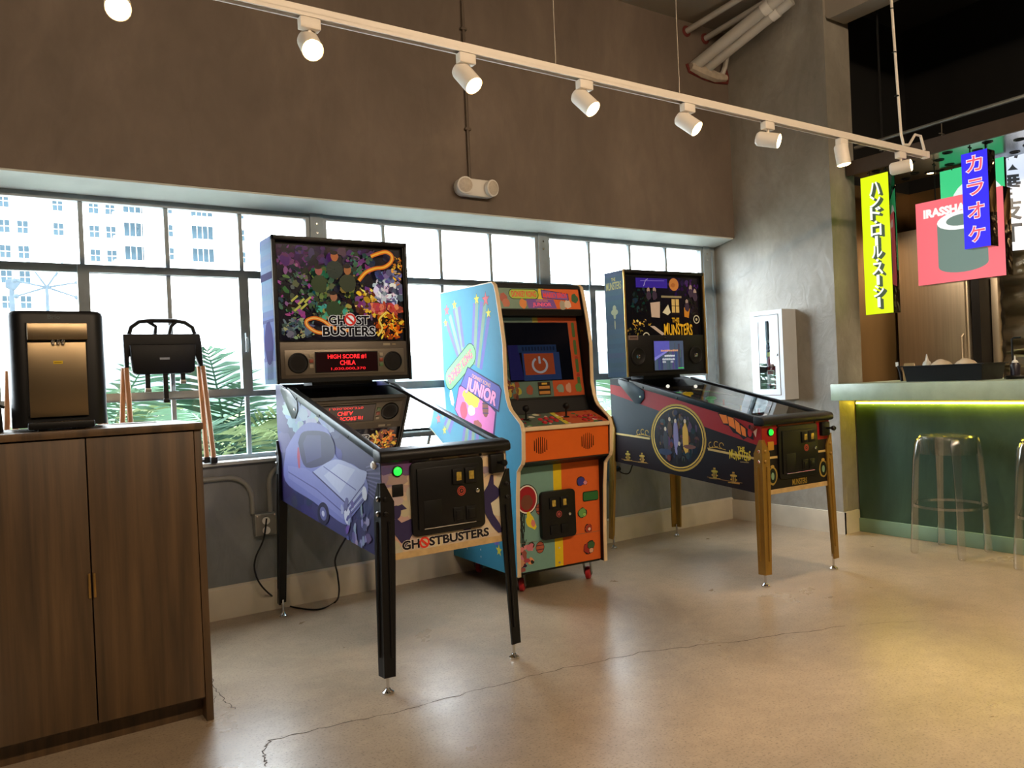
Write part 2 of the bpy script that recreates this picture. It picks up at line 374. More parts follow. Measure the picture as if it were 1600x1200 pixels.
struct(slab('ceiling_bar', M_BLACK, 4.9, 6.5, -3.2, 4.4, 3.9, 4.0), 'black ceiling void above the bar', 'ceiling')
wb = G().prism([(4.03, 2.17), (4.35, 2.112), (4.35, 3.74), (4.03, 3.74)], 'x', -2.6, 4.80).build('wall_back', M_UP, smooth=False)
struct(wb, 'brown concrete wall overhanging the windows', 'wall')
struct(slab('wall_sill', M_LOW, -2.6, 4.80, 4.155, 4.4, 0, .785), 'grey concrete wall under the windows', 'wall')
struct(slab('wall_left', M_SHELL, -2.7, -2.6, -3.2, 4.4, 0, 3.8), 'plain wall left of the cabinet', 'wall')
struct(slab('wall_front', M_SHELL, -2.7, 6.5, -3.3, -3.2, 0, 4.0), 'plain wall facing the windows', 'wall')
wr = G().prism([(4.775, 4.4), (4.815, 3.215), (5.10, 3.215), (5.10, 4.4)], 'z', 0, 3.95).build('wall_right', M_COLM, smooth=False)
struct(wr, 'grey troweled plaster pier beside the bar', 'wall')
struct(slab('wall_bar_side', M_BRONZE, 5.10, 6.4, 3.55, 3.65, 0, 2.55), 'bronze coloured wall at the end of the bar', 'wall')
struct(slab('wall_bar_back', M_BRONZE, 6.4, 6.5, -3.2, 3.65, 0, 2.55), 'bronze coloured wall behind the bar', 'wall')
struct(slab('wall_bar_upper', M_BLACK, 6.4, 6.5, -3.2, 3.65, 2.55, 3.95), 'black wall above the bar signs', 'wall')
struct(slab('wall_void', M_BLACK, 5.10, 6.4, 3.55, 3.65, 2.55, 3.95), 'black wall above the bronze panel', 'wall')
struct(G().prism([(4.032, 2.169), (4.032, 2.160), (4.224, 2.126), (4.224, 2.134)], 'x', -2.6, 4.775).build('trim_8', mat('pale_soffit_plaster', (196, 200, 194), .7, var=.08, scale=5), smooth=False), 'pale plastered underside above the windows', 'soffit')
# dropped beam along the bar with a rounded end where it meets the pier
bp_ = [(3.215, 3.95), (3.215, 3.56)]+[(3.215-.04*(1-cos(t*pi/10)), 3.56-.04*sin(t*pi/10)) for t in range(6)]+[(-3.2, 3.52), (-3.2, 3.95)]
struct(G().prism(bp_, 'x', 4.84, 5.02).build('trim_1', M_CEIL), 'beige beam above the edge of the bar', 'beam')
# baseboards
struct(G().prism([(4.155, 0), (4.135, 0), (4.135, .155), (4.15, .165), (4.155, .165)], 'x', -2.6, 4.77).build('baseboard_back', M_BASE, smooth=False), 'cream baseboard under the window wall', 'baseboard')
g = G().prism([(4.757, 4.135), (4.797, 3.197), (4.815, 3.197), (4.775, 4.135)], 'z', 0, .15); g.prism([(4.797, 3.197), (4.975, 3.197), (4.975, 3.215), (4.797, 3.215)], 'z', 0, .15)
struct(g.build('baseboard_right', M_BASE, smooth=False), 'cream baseboard around the plaster pier', 'baseboard')
struct(G().box(-2.6, 4.775, 4.128, 4.265, .780, .799).build('trim_2', mat('sill_paint', (170, 176, 176), .35), bevel=.004), 'pale painted window sill', 'sill')

# ================================================================== steel windows
def window(n, x0, x1, cols, bars=True):
    w = thing('window_%d' % n, 'grey steel multi-pane window '+('left of the picture', 'behind the high chairs', 'behind the arcade cabinet', 'behind the second pinball machine', 'strip of one column by the plaster pier', 'farthest left outside the picture')[n-1], 'window', (0, 0, 0), kind='structure')
    Y0, Y1 = 4.226, 4.268; zb, zt = .80, 2.125
    f = G().box(x0, x1, Y0, Y1, zt-.03, zt+.01).box(x0, x1, Y0, Y1, zb-.005, zb+.022).box(x0, x0+.022, Y0, Y1, zb+.022, zt-.03).box(x1-.022, x1, Y0, Y1, zb+.022, zt-.03)
    f.build('frame', M_STEELF, w, smooth=False)
    zs = [zb+.02, 1.142, 1.775, zt-.03]
    for k, z in enumerate(zs[1:3]): G().box(x0+.02, x1-.02, Y0+.004, Y1-.004, z-.016-.004*k, z+.016+.004*k).build('transom', M_STEELF, w, bevel=.003)
    xs = [x0+.022]+cols+[x1-.022]
    for x in cols:
        G().box(x-.011, x+.011, Y0+.008, Y1-.008, zb+.02, zt-.03).build('mullion', M_STEELF, w, bevel=.003)
    if bars and len(cols) == 3:
        a, b = cols[0]-.005, cols[2]+.005      # the opening casement in the middle
        G().frame('y', Y0-.012, Y1-.006, a-.02, b+.02, 1.135, 1.79, .05, .035).build('casement_frame', M_STEELF, w, smooth=False)
        h = G().box(b-.012, b+.004, Y0-.04, Y0-.01, 1.42, 1.46); h.tube([(b-.004, Y0-.03, 1.44), (b-.01, Y0-.045, 1.43), (b-.012, Y0-.045, 1.36)], .006); h.build('latch', M_STEELF, w)
    for i in range(len(xs)-1):
        for k in range(3): G().add([(xs[i], 4.247, zs[k]), (xs[i+1], 4.247, zs[k]), (xs[i+1], 4.247, zs[k+1]), (xs[i], 4.247, zs[k+1])], [(0, 1, 2, 3)]).build('pane', M_PANE, w, smooth=False)
posts = [-1.60, -.03, 1.54, 3.10, 4.68]
for n, (a, b) in enumerate(zip(posts[:-1], posts[1:])):
    window(n+1, a+.038, b-.038, [a+.41, a+.79, a+1.155])
window(5, 4.718, 4.775, [])
window(6, -2.6, -1.638, [-2.36, -2.0])
for i, p in enumerate(posts):
    o = G().box(p-.038, p+.038, 4.215, 4.275, .799, 2.13).build('trim_%d' % (i+3), M_STEELF, bevel=.004)
    struct(o, 'grey steel window post '+('left of the picture', 'beside the water dispenser', 'behind the first backbox', 'right of the arcade cabinet top', 'by the plaster pier')[i], 'post')
    G().cyl((p, 4.212, 2.07), (p, 4.216, 2.07), .007, n=8).cyl((p, 4.212, 2.02), (p, 4.216, 2.02), .007, n=8).build('screw', M_CHROME, o)

# ================================================================== outside
M_STUCCO = mat('white_stucco', (216, 214, 208), .8, var=.04, scale=.3)
M_OUTGLASS = mat('bluish_far_window', (38, 49, 55), .5, var=.35, scale=.35, spec=.03)
M_FARFRAME = mat('far_window_frame', (200, 205, 205), .6)
M_BALC = mat('far_balcony_slab', (182, 186, 186), .7)
struct(slab('ground', mat('outside_paving', (196, 194, 186), .9, var=.15, scale=.5), -90, 160, 4.4, 220, -.5, -.35), 'pale paving outside the windows', 'ground')
tw = thing('apartment_tower', 'tall white apartment tower with rows of bluish windows and balconies', 'building', (0, 130, -.35))
G().box(-60, 36, 0, 20, 0, 70).build('wall', M_STUCCO, tw, smooth=False)
G().box(20, 36.3, -1.2, .2, 0, 70).build('stair_bay', M_STUCCO, tw, smooth=False)
wg = G().box(-.72, .72, -.1, .0, -.95, .95); wme = wg.mesh('window', smooth=False); wme.materials.append(M_FARFRAME)
pg = G().box(-.64, -.04, -.13, -.1, -.87, -.05).box(.04, .64, -.13, -.1, -.87, -.05).box(-.64, -.04, -.13, -.1, .05, .87).box(.04, .64, -.13, -.1, .05, .87); pme = pg.mesh('pane', smooth=False); pme.materials.append(M_OUTGLASS)
bg_ = G().box(-1.7, 1.7, -.1, 0, -1.15, 1.15); bme = bg_.mesh('balcony_door', smooth=False); bme.materials.append(M_FARFRAME)
pg2 = G()
for k in range(4): pg2.box(-1.6+.81*k, -1.6+.81*k+.72, -.13, -.1, -1.05, 1.05)
pme2 = pg2.mesh('pane', smooth=False); pme2.materials.append(M_OUTGLASS)
slme = G().box(-3.2, 3.2, -1.5, 0, -1.5, -1.25).mesh('balcony', smooth=False); slme.materials.append(M_BALC)
def inst(me, par, loc):
    o = bpy.data.objects.new(me.name, me); COL.objects.link(o); o.parent = par; o.location = loc; return o
for r in range(11):
    z = 12.0+3.55*r
    for c_, x in enumerate((2.2, 4.4, 8.8, 13.4, 15.6)):
        if (r*5+c_*3) % 7 == 0: continue
        w_ = inst(wme, tw, (x, 0, z)); inst(pme, w_, (0, 0, 0))
    for x in (29.0, 43.5) if False else (23.4, 34.2):
        w_ = inst(wme, tw, (x, -1.2, z+.6)); inst(pme, w_, (0, 0, 0))
    for x in (19.0, 28.4, 38.6):
        yy = -1.2 if 20 < x < 36 else 0
        if x > 36: continue
        w_ = inst(bme, tw, (x, yy if x > 20 else -.0, z+.6)); inst(pme2, w_, (0, 0, 0)); inst(slme, tw, (x+(1.6 if x > 20 else 0), yy, z+.6))
lb = thing('low_building', 'long low white building with a grey band behind the palms', 'building', (0, 34, -.35))
G().box(2.5, 70, 0, 8, 2.9, 6.3).build('wall', M_STUCCO, lb, smooth=False)
G().box(2.5, 70, -.1, 8, 0, 2.9).build('base_band', mat('grey_stucco', (66, 72, 74), .8, var=.06, scale=.5), lb, smooth=False)
G().box(2.3, 70.2, -.2, 8.2, 6.3, 6.45).build('coping', M_STUCCO, lb, smooth=False)
rb = thing('louvred_building', 'pale office building with louvred windows seen over the right pinball machine', 'building', (84, 60, -.35), rz=0)
G().box(-6, 22, 0, 12, 0, 40).build('wall', M_STUCCO, rb, smooth=False)
for k in range(7): G().box(-1.5, 4, -.2, .05, 13.2+1.0*k, 13.7+1.0*k).build('louvre', M_OUTGLASS, rb, smooth=False)
for zz in (12.5, 17.0, 21.5):
    for xx in (7.5, 12.5): wn = G().box(xx, xx+4, -.15, .05, zz, zz+2.6).build('window', M_FARFRAME, rb, smooth=False); G().box(xx+.2, xx+3.8, -.2, -.1, zz+.2, zz+2.4).build('pane', M_OUTGLASS, wn, smooth=False)
# rooftop wind vane and lamp post on the way to the tower
M_MAST = mat('weathered_mast', (52, 60, 66), .8, spec=.05)
wv = thing('wind_vane', 'spindly wind vane on a pole outside the left window', 'wind vane', (.97, 18, -.35))
G().cyl((0, 0, 0), (0, 0, 3.75), .05, .03).build('pole', M_MAST, wv)
for k, a in enumerate((12, 168, 58, 122, 200, -20)):
    d = Vector((cos(radians(a))*.55, 0, sin(radians(a))*.55)); G().cyl((0, 0, 3.75), d+Vector((0, 0, 3.75)), .022, .016, 6).ball(d+Vector((0, 0, 3.75)), .05, n=8, m=6).build('arm', M_MAST, wv)
sl = thing('street_lamp', 'street lamp with a tilted head outside the leftmost pane', 'lamp', (.42, 20, -.35))
G().cyl((0, 0, 0), (0, 0, 4.0), .07, .05).build('pole', M_MAST, sl); G().prism([(-.12, 3.97), (.05, 3.9), (.18, 4.08), (.15, 4.18), (-.1, 4.15)], 'y', -.06, .06).build('lamp_head', M_MAST, sl, bevel=.03)

# palms close to the glass
M_FROND = [mat('palm_leaf_a', (60, 86, 68), .6, var=.25, scale=3, spec=.1), mat('palm_leaf_b', (76, 102, 80), .6, var=.25, scale=3, spec=.1), mat('palm_leaf_c', (106, 120, 82), .6, var=.25, scale=3, spec=.1)]
M_TRUNK = mat('palm_trunk_fibre', (92, 80, 62), .9, var=.3, scale=14, bump=.5)
def frond_mesh(L, droop, seed, m):
    R = random.Random(seed); g = G(); n = 26; P = []
    for i in range(n+1):
        t = i/n; P.append(Vector((L*t*(1-.18*droop*t), 0, L*(.62*t-droop*t*t*.75))))
    g.tube(P, [.014*(1-.8*i/n) for i in range(n+1)], 5)
    for i in range(3, n+1):
        t = i/n; ll = L*.36*(sin(pi*min(1, t*.92+.06))**.7)
        for sgn in (-1, 1):
            d = Vector((.55+R.uniform(-.1, .1), sgn*(.75), -.22+R.uniform(-.2, .1))).normalized(); e = P[i]+d*ll; mid = P[i]+d*ll*.45+Vector((0, 0, .02))
            w = Vector((.016, 0, .004)); g.add([P[i]-w*.4, mid-w, e, mid+w, P[i]+w*.4], [(0, 1, 2, 3, 4)])
    me = g.mesh('frond', smooth=False); me.materials.append(m); return me
FR = [frond_mesh(1.25, .55+.25*k, k, M_FROND[k % 3]) for k in range(5)]
def palm(x, y, h, n, label, s=1.0, seed=0):
    R = random.Random(seed*17+3); t = thing('palm', label, 'palm', (x, y, -.35), group='feathery palms outside the windows')
    G().lathe((0, 0, 0), [(.11*s, 0), (.09*s, h*.5), (.1*s, h*.9), (.05*s, h+.08)], n=10).build('trunk', M_TRUNK, t)
    for k in range(n):
        o = bpy.data.objects.new('frond', FR[R.randrange(5)]); COL.objects.link(o); o.parent = t; o.location = (0, 0, h); o.scale = (s, s, s)*1 if False else (s*R.uniform(.85, 1.1),)*3
        o.rotation_euler = (R.uniform(-.25, .25), R.uniform(-.75, .35), 2*pi*k/n+R.uniform(-.25, .25))
for i, (x, y, h, n, s) in enumerate(((.30, 5.8, .80, 20, .85), (1.42, 5.9, .85, 22, .9), (2.45, 6.0, .75, 20, .85), (3.6, 6.4, .8, 20, .9), (4.9, 6.2, .7, 18, .85), (6.3, 6.8, .75, 18, .9), (.85, 7.9, 1.05, 20, 1.0), (-.8, 6.5, .8, 18, .85))):
    palm(x, y, h, n, ('feathery green palm outside the glass, nearest the high chairs', 'feathery green palm outside the glass left of the first pinball machine', 'feathery green palm outside the glass between first pinball machine and arcade', 'feathery green palm outside the glass behind the arcade cabinet', 'feathery green palm outside the glass left of the second pinball machine', 'feathery green palm outside the glass by the plaster pier', 'taller palm standing farther back behind the high chairs', 'leftmost feathery palm outside the glass')[i], s, i)

# ================================================================== track lighting
M_RAIL = mat('white_track_enamel', (222, 214, 202), .4, var=.03)
M_LENS = mat('glowing_lamp_lens', (255, 214, 150), .3, var=.02, emit=22.0)
def rail(x0, x1, y, label, z=2.375):
    t = thing('track_rail', label, 'track rail', ((x0+x1)/2, y, z)); h = (x1-x0)/2
    G().box(-h, h, -.018, .018, .012, .034).box(-h, h, -.018, -.012, 0, .013).box(-h, h, .012, .018, 0, .013).build('channel', M_RAIL, t, smooth=False)
    G().box(h-.0, h+.03, -.02, .02, -.004, .036).build('end_cap', M_RAIL, t, bevel=.004)
    G().box(-h, h, -.004, .004, .008, .012).build('conductor', M_BLKP, t, smooth=False)
    return t
rail(-.6, 4.69, 2.5, 'long white lighting track running below the ceiling in front of the windows')
def spot(x, y, d, label, energy, zc=2.288, angle=75, grp='white spotlights on the front track', zr=2.375):
    d = Vector(d).normalized(); t = thing('track_spotlight', label, 'spotlight', (x, y, zr), group=grp)
    G().box(-.035, .035, -.017, .017, -.038, 0).build('adapter', M_RAIL, t, bevel=.004)
    c = Vector((0, 0, -.087)); G().tube([(0, 0, -.036), (0, 0, -.055), c], .007, 8).build('stem', M_RAIL, t)
    a, b = c-d*.055, c+d*.055; G().lathe(a, [(.026, -.004), (.034, .004), (.036, .012), (.036, .108), (.0335, .108), (.0335, .100)], d, 24, cap=True).build('can', M_RAIL, t)
    ln = G().lathe(b, [(.0332, -.004), (.028, .001), (.012, .004)], d, 20).build('lens', M_LENS, t)
    lamp('spot_beam', 'SPOT', tuple(b+d*.02), energy, WARM, .05, d, angle, .7, parent=t)
names = ['first', 'second', 'third', 'fourth', 'fifth', 'sixth', 'seventh', 'eighth']
for i, (x, d) in enumerate(((.345, (-.1, -.8, -.5)), (.918, (-.12, -.75, -.62)), (1.518, (.2, -.6, -.75)), (2.085, (.25, -.62, -.72)), (2.688, (.3, -.65, -.62)), (3.25, (.45, -.85, -.3)), (3.865, (.08, -.1, -1)), (4.435, (.36, -.93, .05)))):
    spot(x, 2.5, d, 'white cylindrical track spotlight, %s from the left' % names[i], SPOT_W)
rail(-1.4, 4.4, -.9, 'second lighting track on the camera side of the room', 3.70)
for i, (x, d) in enumerate(((-.9, (.25, .8, -.85)), (.3, (.2, .85, -.85)), (1.5, (.05, .85, -.85)), (2.7, (.05, .85, -.85)), (3.3, (.2, .8, -.7)), (4.0, (.35, .6, -.8)))):
    spot(x, -.9, d, 'track spotlight on the camera-side track, %s from the left' % names[i], ROOM_W, angle=150, grp='spotlights on the camera-side track', zr=3.70)
# suspension wires and feed cable
M_WIRE = mat('thin_steel_wire', (120, 112, 100), .4, .5)
for x, lb_ in ((2.64, 'thin suspension wire above the fifth spotlight'), (1.94, 'thin suspension wire above the arcade cabinet'), (.3, 'thin suspension wire at the left end of the track')):
    tag(G().cyl((x, 2.5, 2.408), (x, 2.5, 3.737), .0025, n=6).build('suspension_wire', M_WIRE), lb_, 'wire', 'wires holding the lighting track')
cp = [(4.40, 2.5, 3.75), (4.405, 2.5, 3.25), (4.43, 2.5, 2.8), (4.45, 2.5, 2.48), (4.47, 2.5, 2.425), (4.53, 2.5, 2.43), (4.60, 2.5, 2.50), (4.66, 2.5, 2.50), (4.695, 2.5, 2.42)]
tag(G().tube(cp, .008, 8).build('feed_cable', M_RAIL), 'pale feed cable looping down to the right end of the track', 'cable')
for z in (3.45, 3.2, 2.95, 2.7): G().ring((4.40+(.03*(3.25-z) if z < 3.25 else 0)+.004, 2.5, z), .010, .003, n=10, k=5).build('cable_tie', M_BLKP, bpy.data.objects['feed_cable'])

# ================================================================== emergency light and conduits on the brown wall
em = thing('emergency_light', 'white twin-head emergency light on the brown wall', 'emergency light', (2.455, 4.03, 2.31))
P = []
for cx, t0 in ((.085, -80), (-.085, 100)): P += [(cx+.052*cos(radians(t0+i*20)), .052*sin(radians(t0+i*20))) for i in range(9)]
G().prism([(x, z) for x, z in P], 'y', -.055, -.001).build('housing', M_WHITE, em, bevel=.006)
for sx in (-1, 1):
    hd = G().lathe((sx*.088, -.05, .004), [(.046, 0), (.05, .02), (.05, .03), (.044, .032)], (sx*.25, -1, -.1), 20).build('lamp_head', M_WHITE, em)
    G().lathe((sx*.088+sx*.008, -.081, .001), [(.042, 0), (.03, .006), (.01, .009)], (sx*.25, -1, -.1), 16).build('reflector_lens', mat('frosted_lens', (190, 180, 165), .15, var=.1, scale=90), hd)
cd = thing('wall_conduit', 'thin dark conduit running down the brown wall to the emergency light', 'conduit', (2.43, 4.03, 2.36))
G().cyl((0, -.012, 0), (0, -.012, 1.375), .010, n=10).build('tube', mat('painted_conduit', (92, 80, 68), .5), cd)
for z in (.3, .9): G().box(-.02, .02, -.024, 0, z, z+.015).build('strap', mat('painted_conduit', (92, 80, 68), .5), cd, bevel=.002)
# pipes breaking through the wall by the ceiling
M_PIPE = mat('grey_white_pipe', (176, 172, 164), .5, var=.08)
M_RED = mat('red_firestop', (96, 32, 26), .8, var=.3, scale=20, bump=.4)
for k, (a, b, lb_) in enumerate((((4.40, 4.10, 3.385), (4.585, 3.35, 3.70), 'left one of two thick pale pipes leaving the wall by the pier'), ((4.50, 4.10, 3.375), (4.665, 3.35, 3.68), 'right one of two thick pale pipes leaving the wall by the pier'))):
    t = thing('insulated_pipe', lb_, 'pipe', a, group='thick pipes by the ceiling'); d = Vector(b)-Vector(a)
    G().cyl((0, 0, 0), d, .042, n=16).build('tube', M_PIPE, t); G().cyl(d*.80, d*.87, .047, n=16).build('sleeve', M_WHITE, t)
for k, (a, b, lb_) in enumerate((((4.353, 4.08, 3.66), (4.40, 3.3, 3.735), 'upper left thin pipe entering the wall below the ceiling'), ((4.549, 4.08, 3.645), (4.58, 3.3, 3.72), 'thin pipe entering the wall beside the upper left one'))):
    t = thing('thin_pipe', lb_, 'pipe', a, group='thin pipes by the ceiling'); d = Vector(b)-Vector(a)
    G().cyl((0, 0, 0), d, .022, n=12).build('tube', M_PIPE, t); G().ring((0, -.052, .004), .03, .012, (0, 1, 0), 16, 6).build('firestop_collar', M_RED, t)
t = thing('pipe_cutout', 'red rimmed cutout where the thick pipes enter the brown wall', 'cutout', (4.56, 4.03, 3.40))
G().tube([(-.22, -.004, .02), (-.20, -.006, -.03), (-.05, -.006, -.055), (.08, -.006, -.06), (.21, -.006, -.045), (.22, -.004, .0), (.20, -.003, .06)], .013, 8).build('red_rim', M_RED, t)
G().tube([(-.2, -.02, 0), (-.08, -.025, -.02), (.06, -.02, -.03), (.18, -.02, -.02)], [.03, .042, .04, .025], 8).build('foam_fill', mat('expanding_foam', (168, 156, 140), .9, bump=.6, scale=25), t)
G().tube([(.13, -.02, -.02), (.165, -.03, .06), (.18, -.06, .2), (.19, -.12, .3)], .02, 8).build('branch_pipe', M_PIPE, t)
# conduits and outlet under the sill
ob = thing('outlet_box', 'metal double outlet box on the grey wall by the first pinball machine', 'outlet', (1.155, 4.155, .455))
G().box(-.055, .055, -.05, 0, -.055, .06).build('box', M_GREYPIPE, ob, bevel=.004)
pl = G().box(-.05, .05, -.054, -.05, -.05, .055).build('face_plate', mat('outlet_plate', (120, 118, 112), .4, .3), ob, bevel=.002)
for z in (.022, -.028): G().lathe((0, -.054, z), [(.02, 0), (.02, .003), (.018, .004)], (0, -1, 0), 16).build('socket', M_WHITE, pl)
G().cyl((.045, -.058, .05), (.045, -.053, .05), .004, n=8).cyl((-.045, -.058, .05), (-.045, -.053, .05), .004, n=8).build('screw', M_CHROME, pl)
def bend(p): return G().tube(p, .0125, 10)
M_C2 = mat('painted_grey_conduit', (134, 134, 128), .45, var=.1, scale=8)
cA = [(-.3, 4.14, .715), (.4, 4.14, .715), (.95, 4.14, .715)]+[(.98+.12*sin(radians(a)), 4.14, .595+.12*cos(radians(a))) for a in range(0, 91, 15)]+[(1.10, 4.14, .515)]
tag(bend([(x, y, z) for x, y, z in cA]).build('wall_conduit', M_C2), 'grey conduit bending down from the left into the outlet box', 'conduit', 'conduits on the grey wall')
cB = [(1.19, 4.14, .515), (1.19, 4.14, .62)]+[(1.29-.10*cos(radians(a)), 4.14, .66+.10*sin(radians(a))) for a in range(0, 91, 15)]+[(1.6, 4.14, .76), (3.3, 4.14, .76)]
tag(bend(cB).build('wall_conduit', M_C2), 'grey conduit rising from the outlet box toward the right', 'conduit', 'conduits on the grey wall')
ob2 = thing('outlet_box', 'metal outlet box on the wall by the second pinball machine', 'outlet', (3.56, 4.155, .49))
G().box(-.045, .045, -.05, 0, -.06, .06).build('box', M_GREYPIPE, ob2, bevel=.004); G().box(-.04, .04, -.054, -.05, -.055, .055).build('face_plate', MATS['outlet_plate'], ob2, bevel=.002)
G().lathe((0, -.054, .02), [(.02, 0), (.02, .02), (.015, .03)], (0, -1, 0), 12).build('plug', M_BLKP, ob2)
# ================================================================== bar
bf = thing('serving_bar', 'green troweled bar front under the counter', 'bar', (5.05, 1.2, 0))
G().box(-.06, 0, -2.2, 2.005, .092, .918).build('panel', M_GREEN, bf, smooth=False)
G().box(-.085, 0, -2.2, 2.005, 0, .092).build('plinth', M_GREENB, bf, bevel=.003)
G().box(.0, .04, -2.2, 2.005, 0, .918).build('backing', M_BLKP, bf, smooth=False)
tag(G().box(4.70, 5.50, -1.0, 3.2, .92, 1.03).build('bar_counter', M_COUNTER, bevel=.004), 'thick pale green terrazzo bar counter', 'counter')
ls = thing('light_strip', 'glowing yellow light strip under the bar counter', 'light strip', (4.965, 1.1, .918))
G().box(.006, .022, -2.1, 2.09, -.034, -.022).build('diffuser', mat('yellow_led', (255, 222, 60), .4, var=.02, emit=26.0), ls, smooth=False)
G().box(.012, .0245, -2.1, 2.09, -.022, 0).build('channel', M_SS, ls, smooth=False)
# canopy with round holes
cn = thing('perforated_canopy', 'dark polished canopy with round holes above the bar signs', 'canopy', (5.3, 0, 2.475))
M_CAN = mat('dark_polished_canopy', (120, 124, 124), .22, .85, var=.1, scale=3)
G().box(-.30, .32, -3.0, 3.2, 0, .07).build('plate', M_CAN, cn, smooth=False)
G().box(-.315, -.30, -3.0, 3.2, -.012, .085).build('front_edge', mat('brown_edge_metal', (74, 62, 52), .5, .4), cn, smooth=False)
hm = G().lathe((0, 0, 0), [(.030, .004), (.030, -.004), (.024, -.006), (.022, .0)], (0, 0, 1), 16).mesh('hole_ring'); hm.materials.append(M_BLKP)
for k in range(26):
    y = 3.05-.12*k; inst(hm, cn, (-.2+.13*(k % 2), y, 0)); inst(hm, cn, (.12+.1*((k+1) % 2), y+.03, 0))
for k in range(4): G().cyl((-.2, 3.0-1.5*k, .07), (-.2, 3.0-1.5*k, 1.425), .008, n=8).build('hanger', M_BLKP, cn)
tag(G().cyl((5.1, -1.0, 2.72), (5.1, 3.2, 2.675), .012, n=10).build('ceiling_conduit', M_GREYPIPE), 'thin metal conduit running across the black void above the signs', 'conduit')
for y in (2.1, 2.6, 3.0): G().cyl((5.1, y, 2.55), (5.1, y, 2.68), .003, n=6).box(5.07, 5.13, y-.004, y+.004, 2.60, 2.605).build('hanger_wire', M_WIRE, bpy.data.objects['ceiling_conduit'])
# lamps set in the canopy
for k, y in enumerate((2.9, 2.2, 1.2)):
    t = thing('downlight', ('recessed warm downlight nearest the pier', 'recessed warm downlight above the food tray', 'recessed warm downlight outside the picture')[k], 'downlight', (5.52, y, 2.474), group='downlights in the canopy')
    G().lathe((0, 0, 0), [(.04, .0), (.04, -.006), (.03, -.006), (.028, -.001)], n=16).build('trim_ring', M_BLKP, t); G().lathe((0, 0, -.001), [(.027, 0), (.02, -.002)], n=14).build('lens', M_LENS, t)
    lamp('downlight_beam', 'SPOT', (0, 0, -.02), BAR_W, WARM, .03, (.5, .1, -1), 110, .6, parent=t)

# ------------------------------------------------------------------ lightbox signs
M_SIGN = print_mat('lit_sign_print', .6, .80, var=.01, base=.25, spec=.2)
M_MIRROR = mat('mirror_housing', (120, 112, 100), .06, 1.0, var=.03)
def sign(name, label, x, y0, y1, z0, z1, depth, bg, hang=2.472, rz=0):
    """light box facing -x; returns (thing, Art) with s to the viewer's right (-y) and t up"""
    t = thing(name, label, 'sign', (x, (y0+y1)/2, z0), rz); h = (y1-y0)/2; H = z1-z0
    G().box(.004, depth, -h, h, 0, H).build('housing', M_MIRROR, t, bevel=.003)
    for yy in (-h*.6, h*.6): G().cyl((depth*.5, yy, H), (depth*.5, yy, hang-z0), .004, n=6).box(depth*.5-.02, depth*.5+.02, yy-.003, yy+.003, hang-z0-.02, hang-z0-.012).build('hanger', M_BLKP, t)
    a = Art((.003, 0, 0), (0, -1, 0), (0, 0, 1), (-1, 0, 0)); a.rect(-h, h, 0, H, bg)
    return t, a, h, H
KU = 'ハンド・ロール・スーシー'
t, a, h, H = sign('katakana_lightbox', 'tall yellow lightbox sign with white katakana beside the pier', 5.0, 2.911, 3.108, 1.492, 2.428, .09, (216, 240, 20))
z = H-.05; sh = (70, 84, 60)
wts = [1.15, 1.05, 1.1, .45, 1.0, .9, 1.05, .45, 1.05, .95, 1.05, .95]; tot = sum(wts); step = (H-.09)/tot
bx_ = []
for ch, w_ in zip(KU, wts): bx_.append((ch, z-w_*step*.94, z)); z -= w_*step
def glyph(a, ch, x0, x1, z0, z1, col, bold):
    if ch == '・': a.ell((x0+x1)/2, (z0+z1)/2, .010, .010, col, n=12)
    elif ch == 'ー': a.rect((x0+x1)/2-.008-bold*.1, (x0+x1)/2+.008+bold*.1, z0, z1, col)
    else: a.text(ch, x0, x1, z0, z1, col, bold)
for dx, col, bd in ((.022, sh, .03), (.016, sh, .03), (.010, sh, .03), (.005, sh, .03), (0, (250, 252, 245), .025)):
    for ch, z0, z1 in bx_: glyph(a, ch, -.036+dx, .036+dx, z0-dx*.7, z1-dx*.7, col, bd)
a.build('face', M_SIGN, t)
t, a, h, H = sign('hand_roll_lightbox', 'square red lightbox sign with IRASSHAIMASE and a grey hand roll', 5.2, 2.30, 2.845, 1.665, 2.213, .10, (240, 112, 120))
a.text('IRASSHAIMASE', -h+.055, h-.045, H-.105, H-.055, (250, 240, 236), .06)
cx, rx = .02, .155
a.poly([(cx-rx, .105)]+[(cx-rx*cos(radians(i*15)), .105-.05*sin(radians(i*15))) for i in range(1, 12)]+[(cx+rx, .105), (cx+rx, .39), (cx-rx, .39)], (112, 132, 122))
a.ell(cx, .39, rx, .06, (244, 244, 240)); a.ell(cx, .39, rx*.62, .036, (112, 132, 122))
a.build('face', M_SIGN, t)
t, a, h, H = sign('karaoke_lightbox', 'narrow blue lightbox sign with pink katakana in front of the red sign', 5.0, 2.290, 2.441, 1.833, 2.414, .10, (54, 46, 232))
for k, ch in enumerate('カラオケ'):
    z1 = H-.025-k*.142; a.text(ch, -.044, .044, z1-.092, z1, (245, 226, 240), .05); a.text(ch, -.044, .044, z1-.092, z1, (238, 92, 110), .012)
a.build('face', M_SIGN, t)
t, a, h, H = sign('roll_lightbox', 'green lightbox sign with a white ring partly behind the red sign', 5.5, 2.42, 2.83, 1.80, 2.46, .04, (68, 204, 132), hang=2.472)
a.ell(.03, .40, .17, .17, (228, 240, 236)); a.ell(.03, .40, .10, .10, (68, 204, 132)); a.build('face', M_SIGN, t)
t, a, h, H = sign('kanji_lightbox', 'white lightbox sign with black kanji at the right edge', 5.78, 2.31, 2.69, 1.88, 2.60, .1, (214, 226, 248), hang=2.75, rz=radians(38))
for k, ch in enumerate('歌舞伎町'): a.text(ch, -.10, .05, H-.03-.17*k-.14, H-.03-.17*k, (52, 56, 60), .03)
a.build('face', M_SIGN, t)
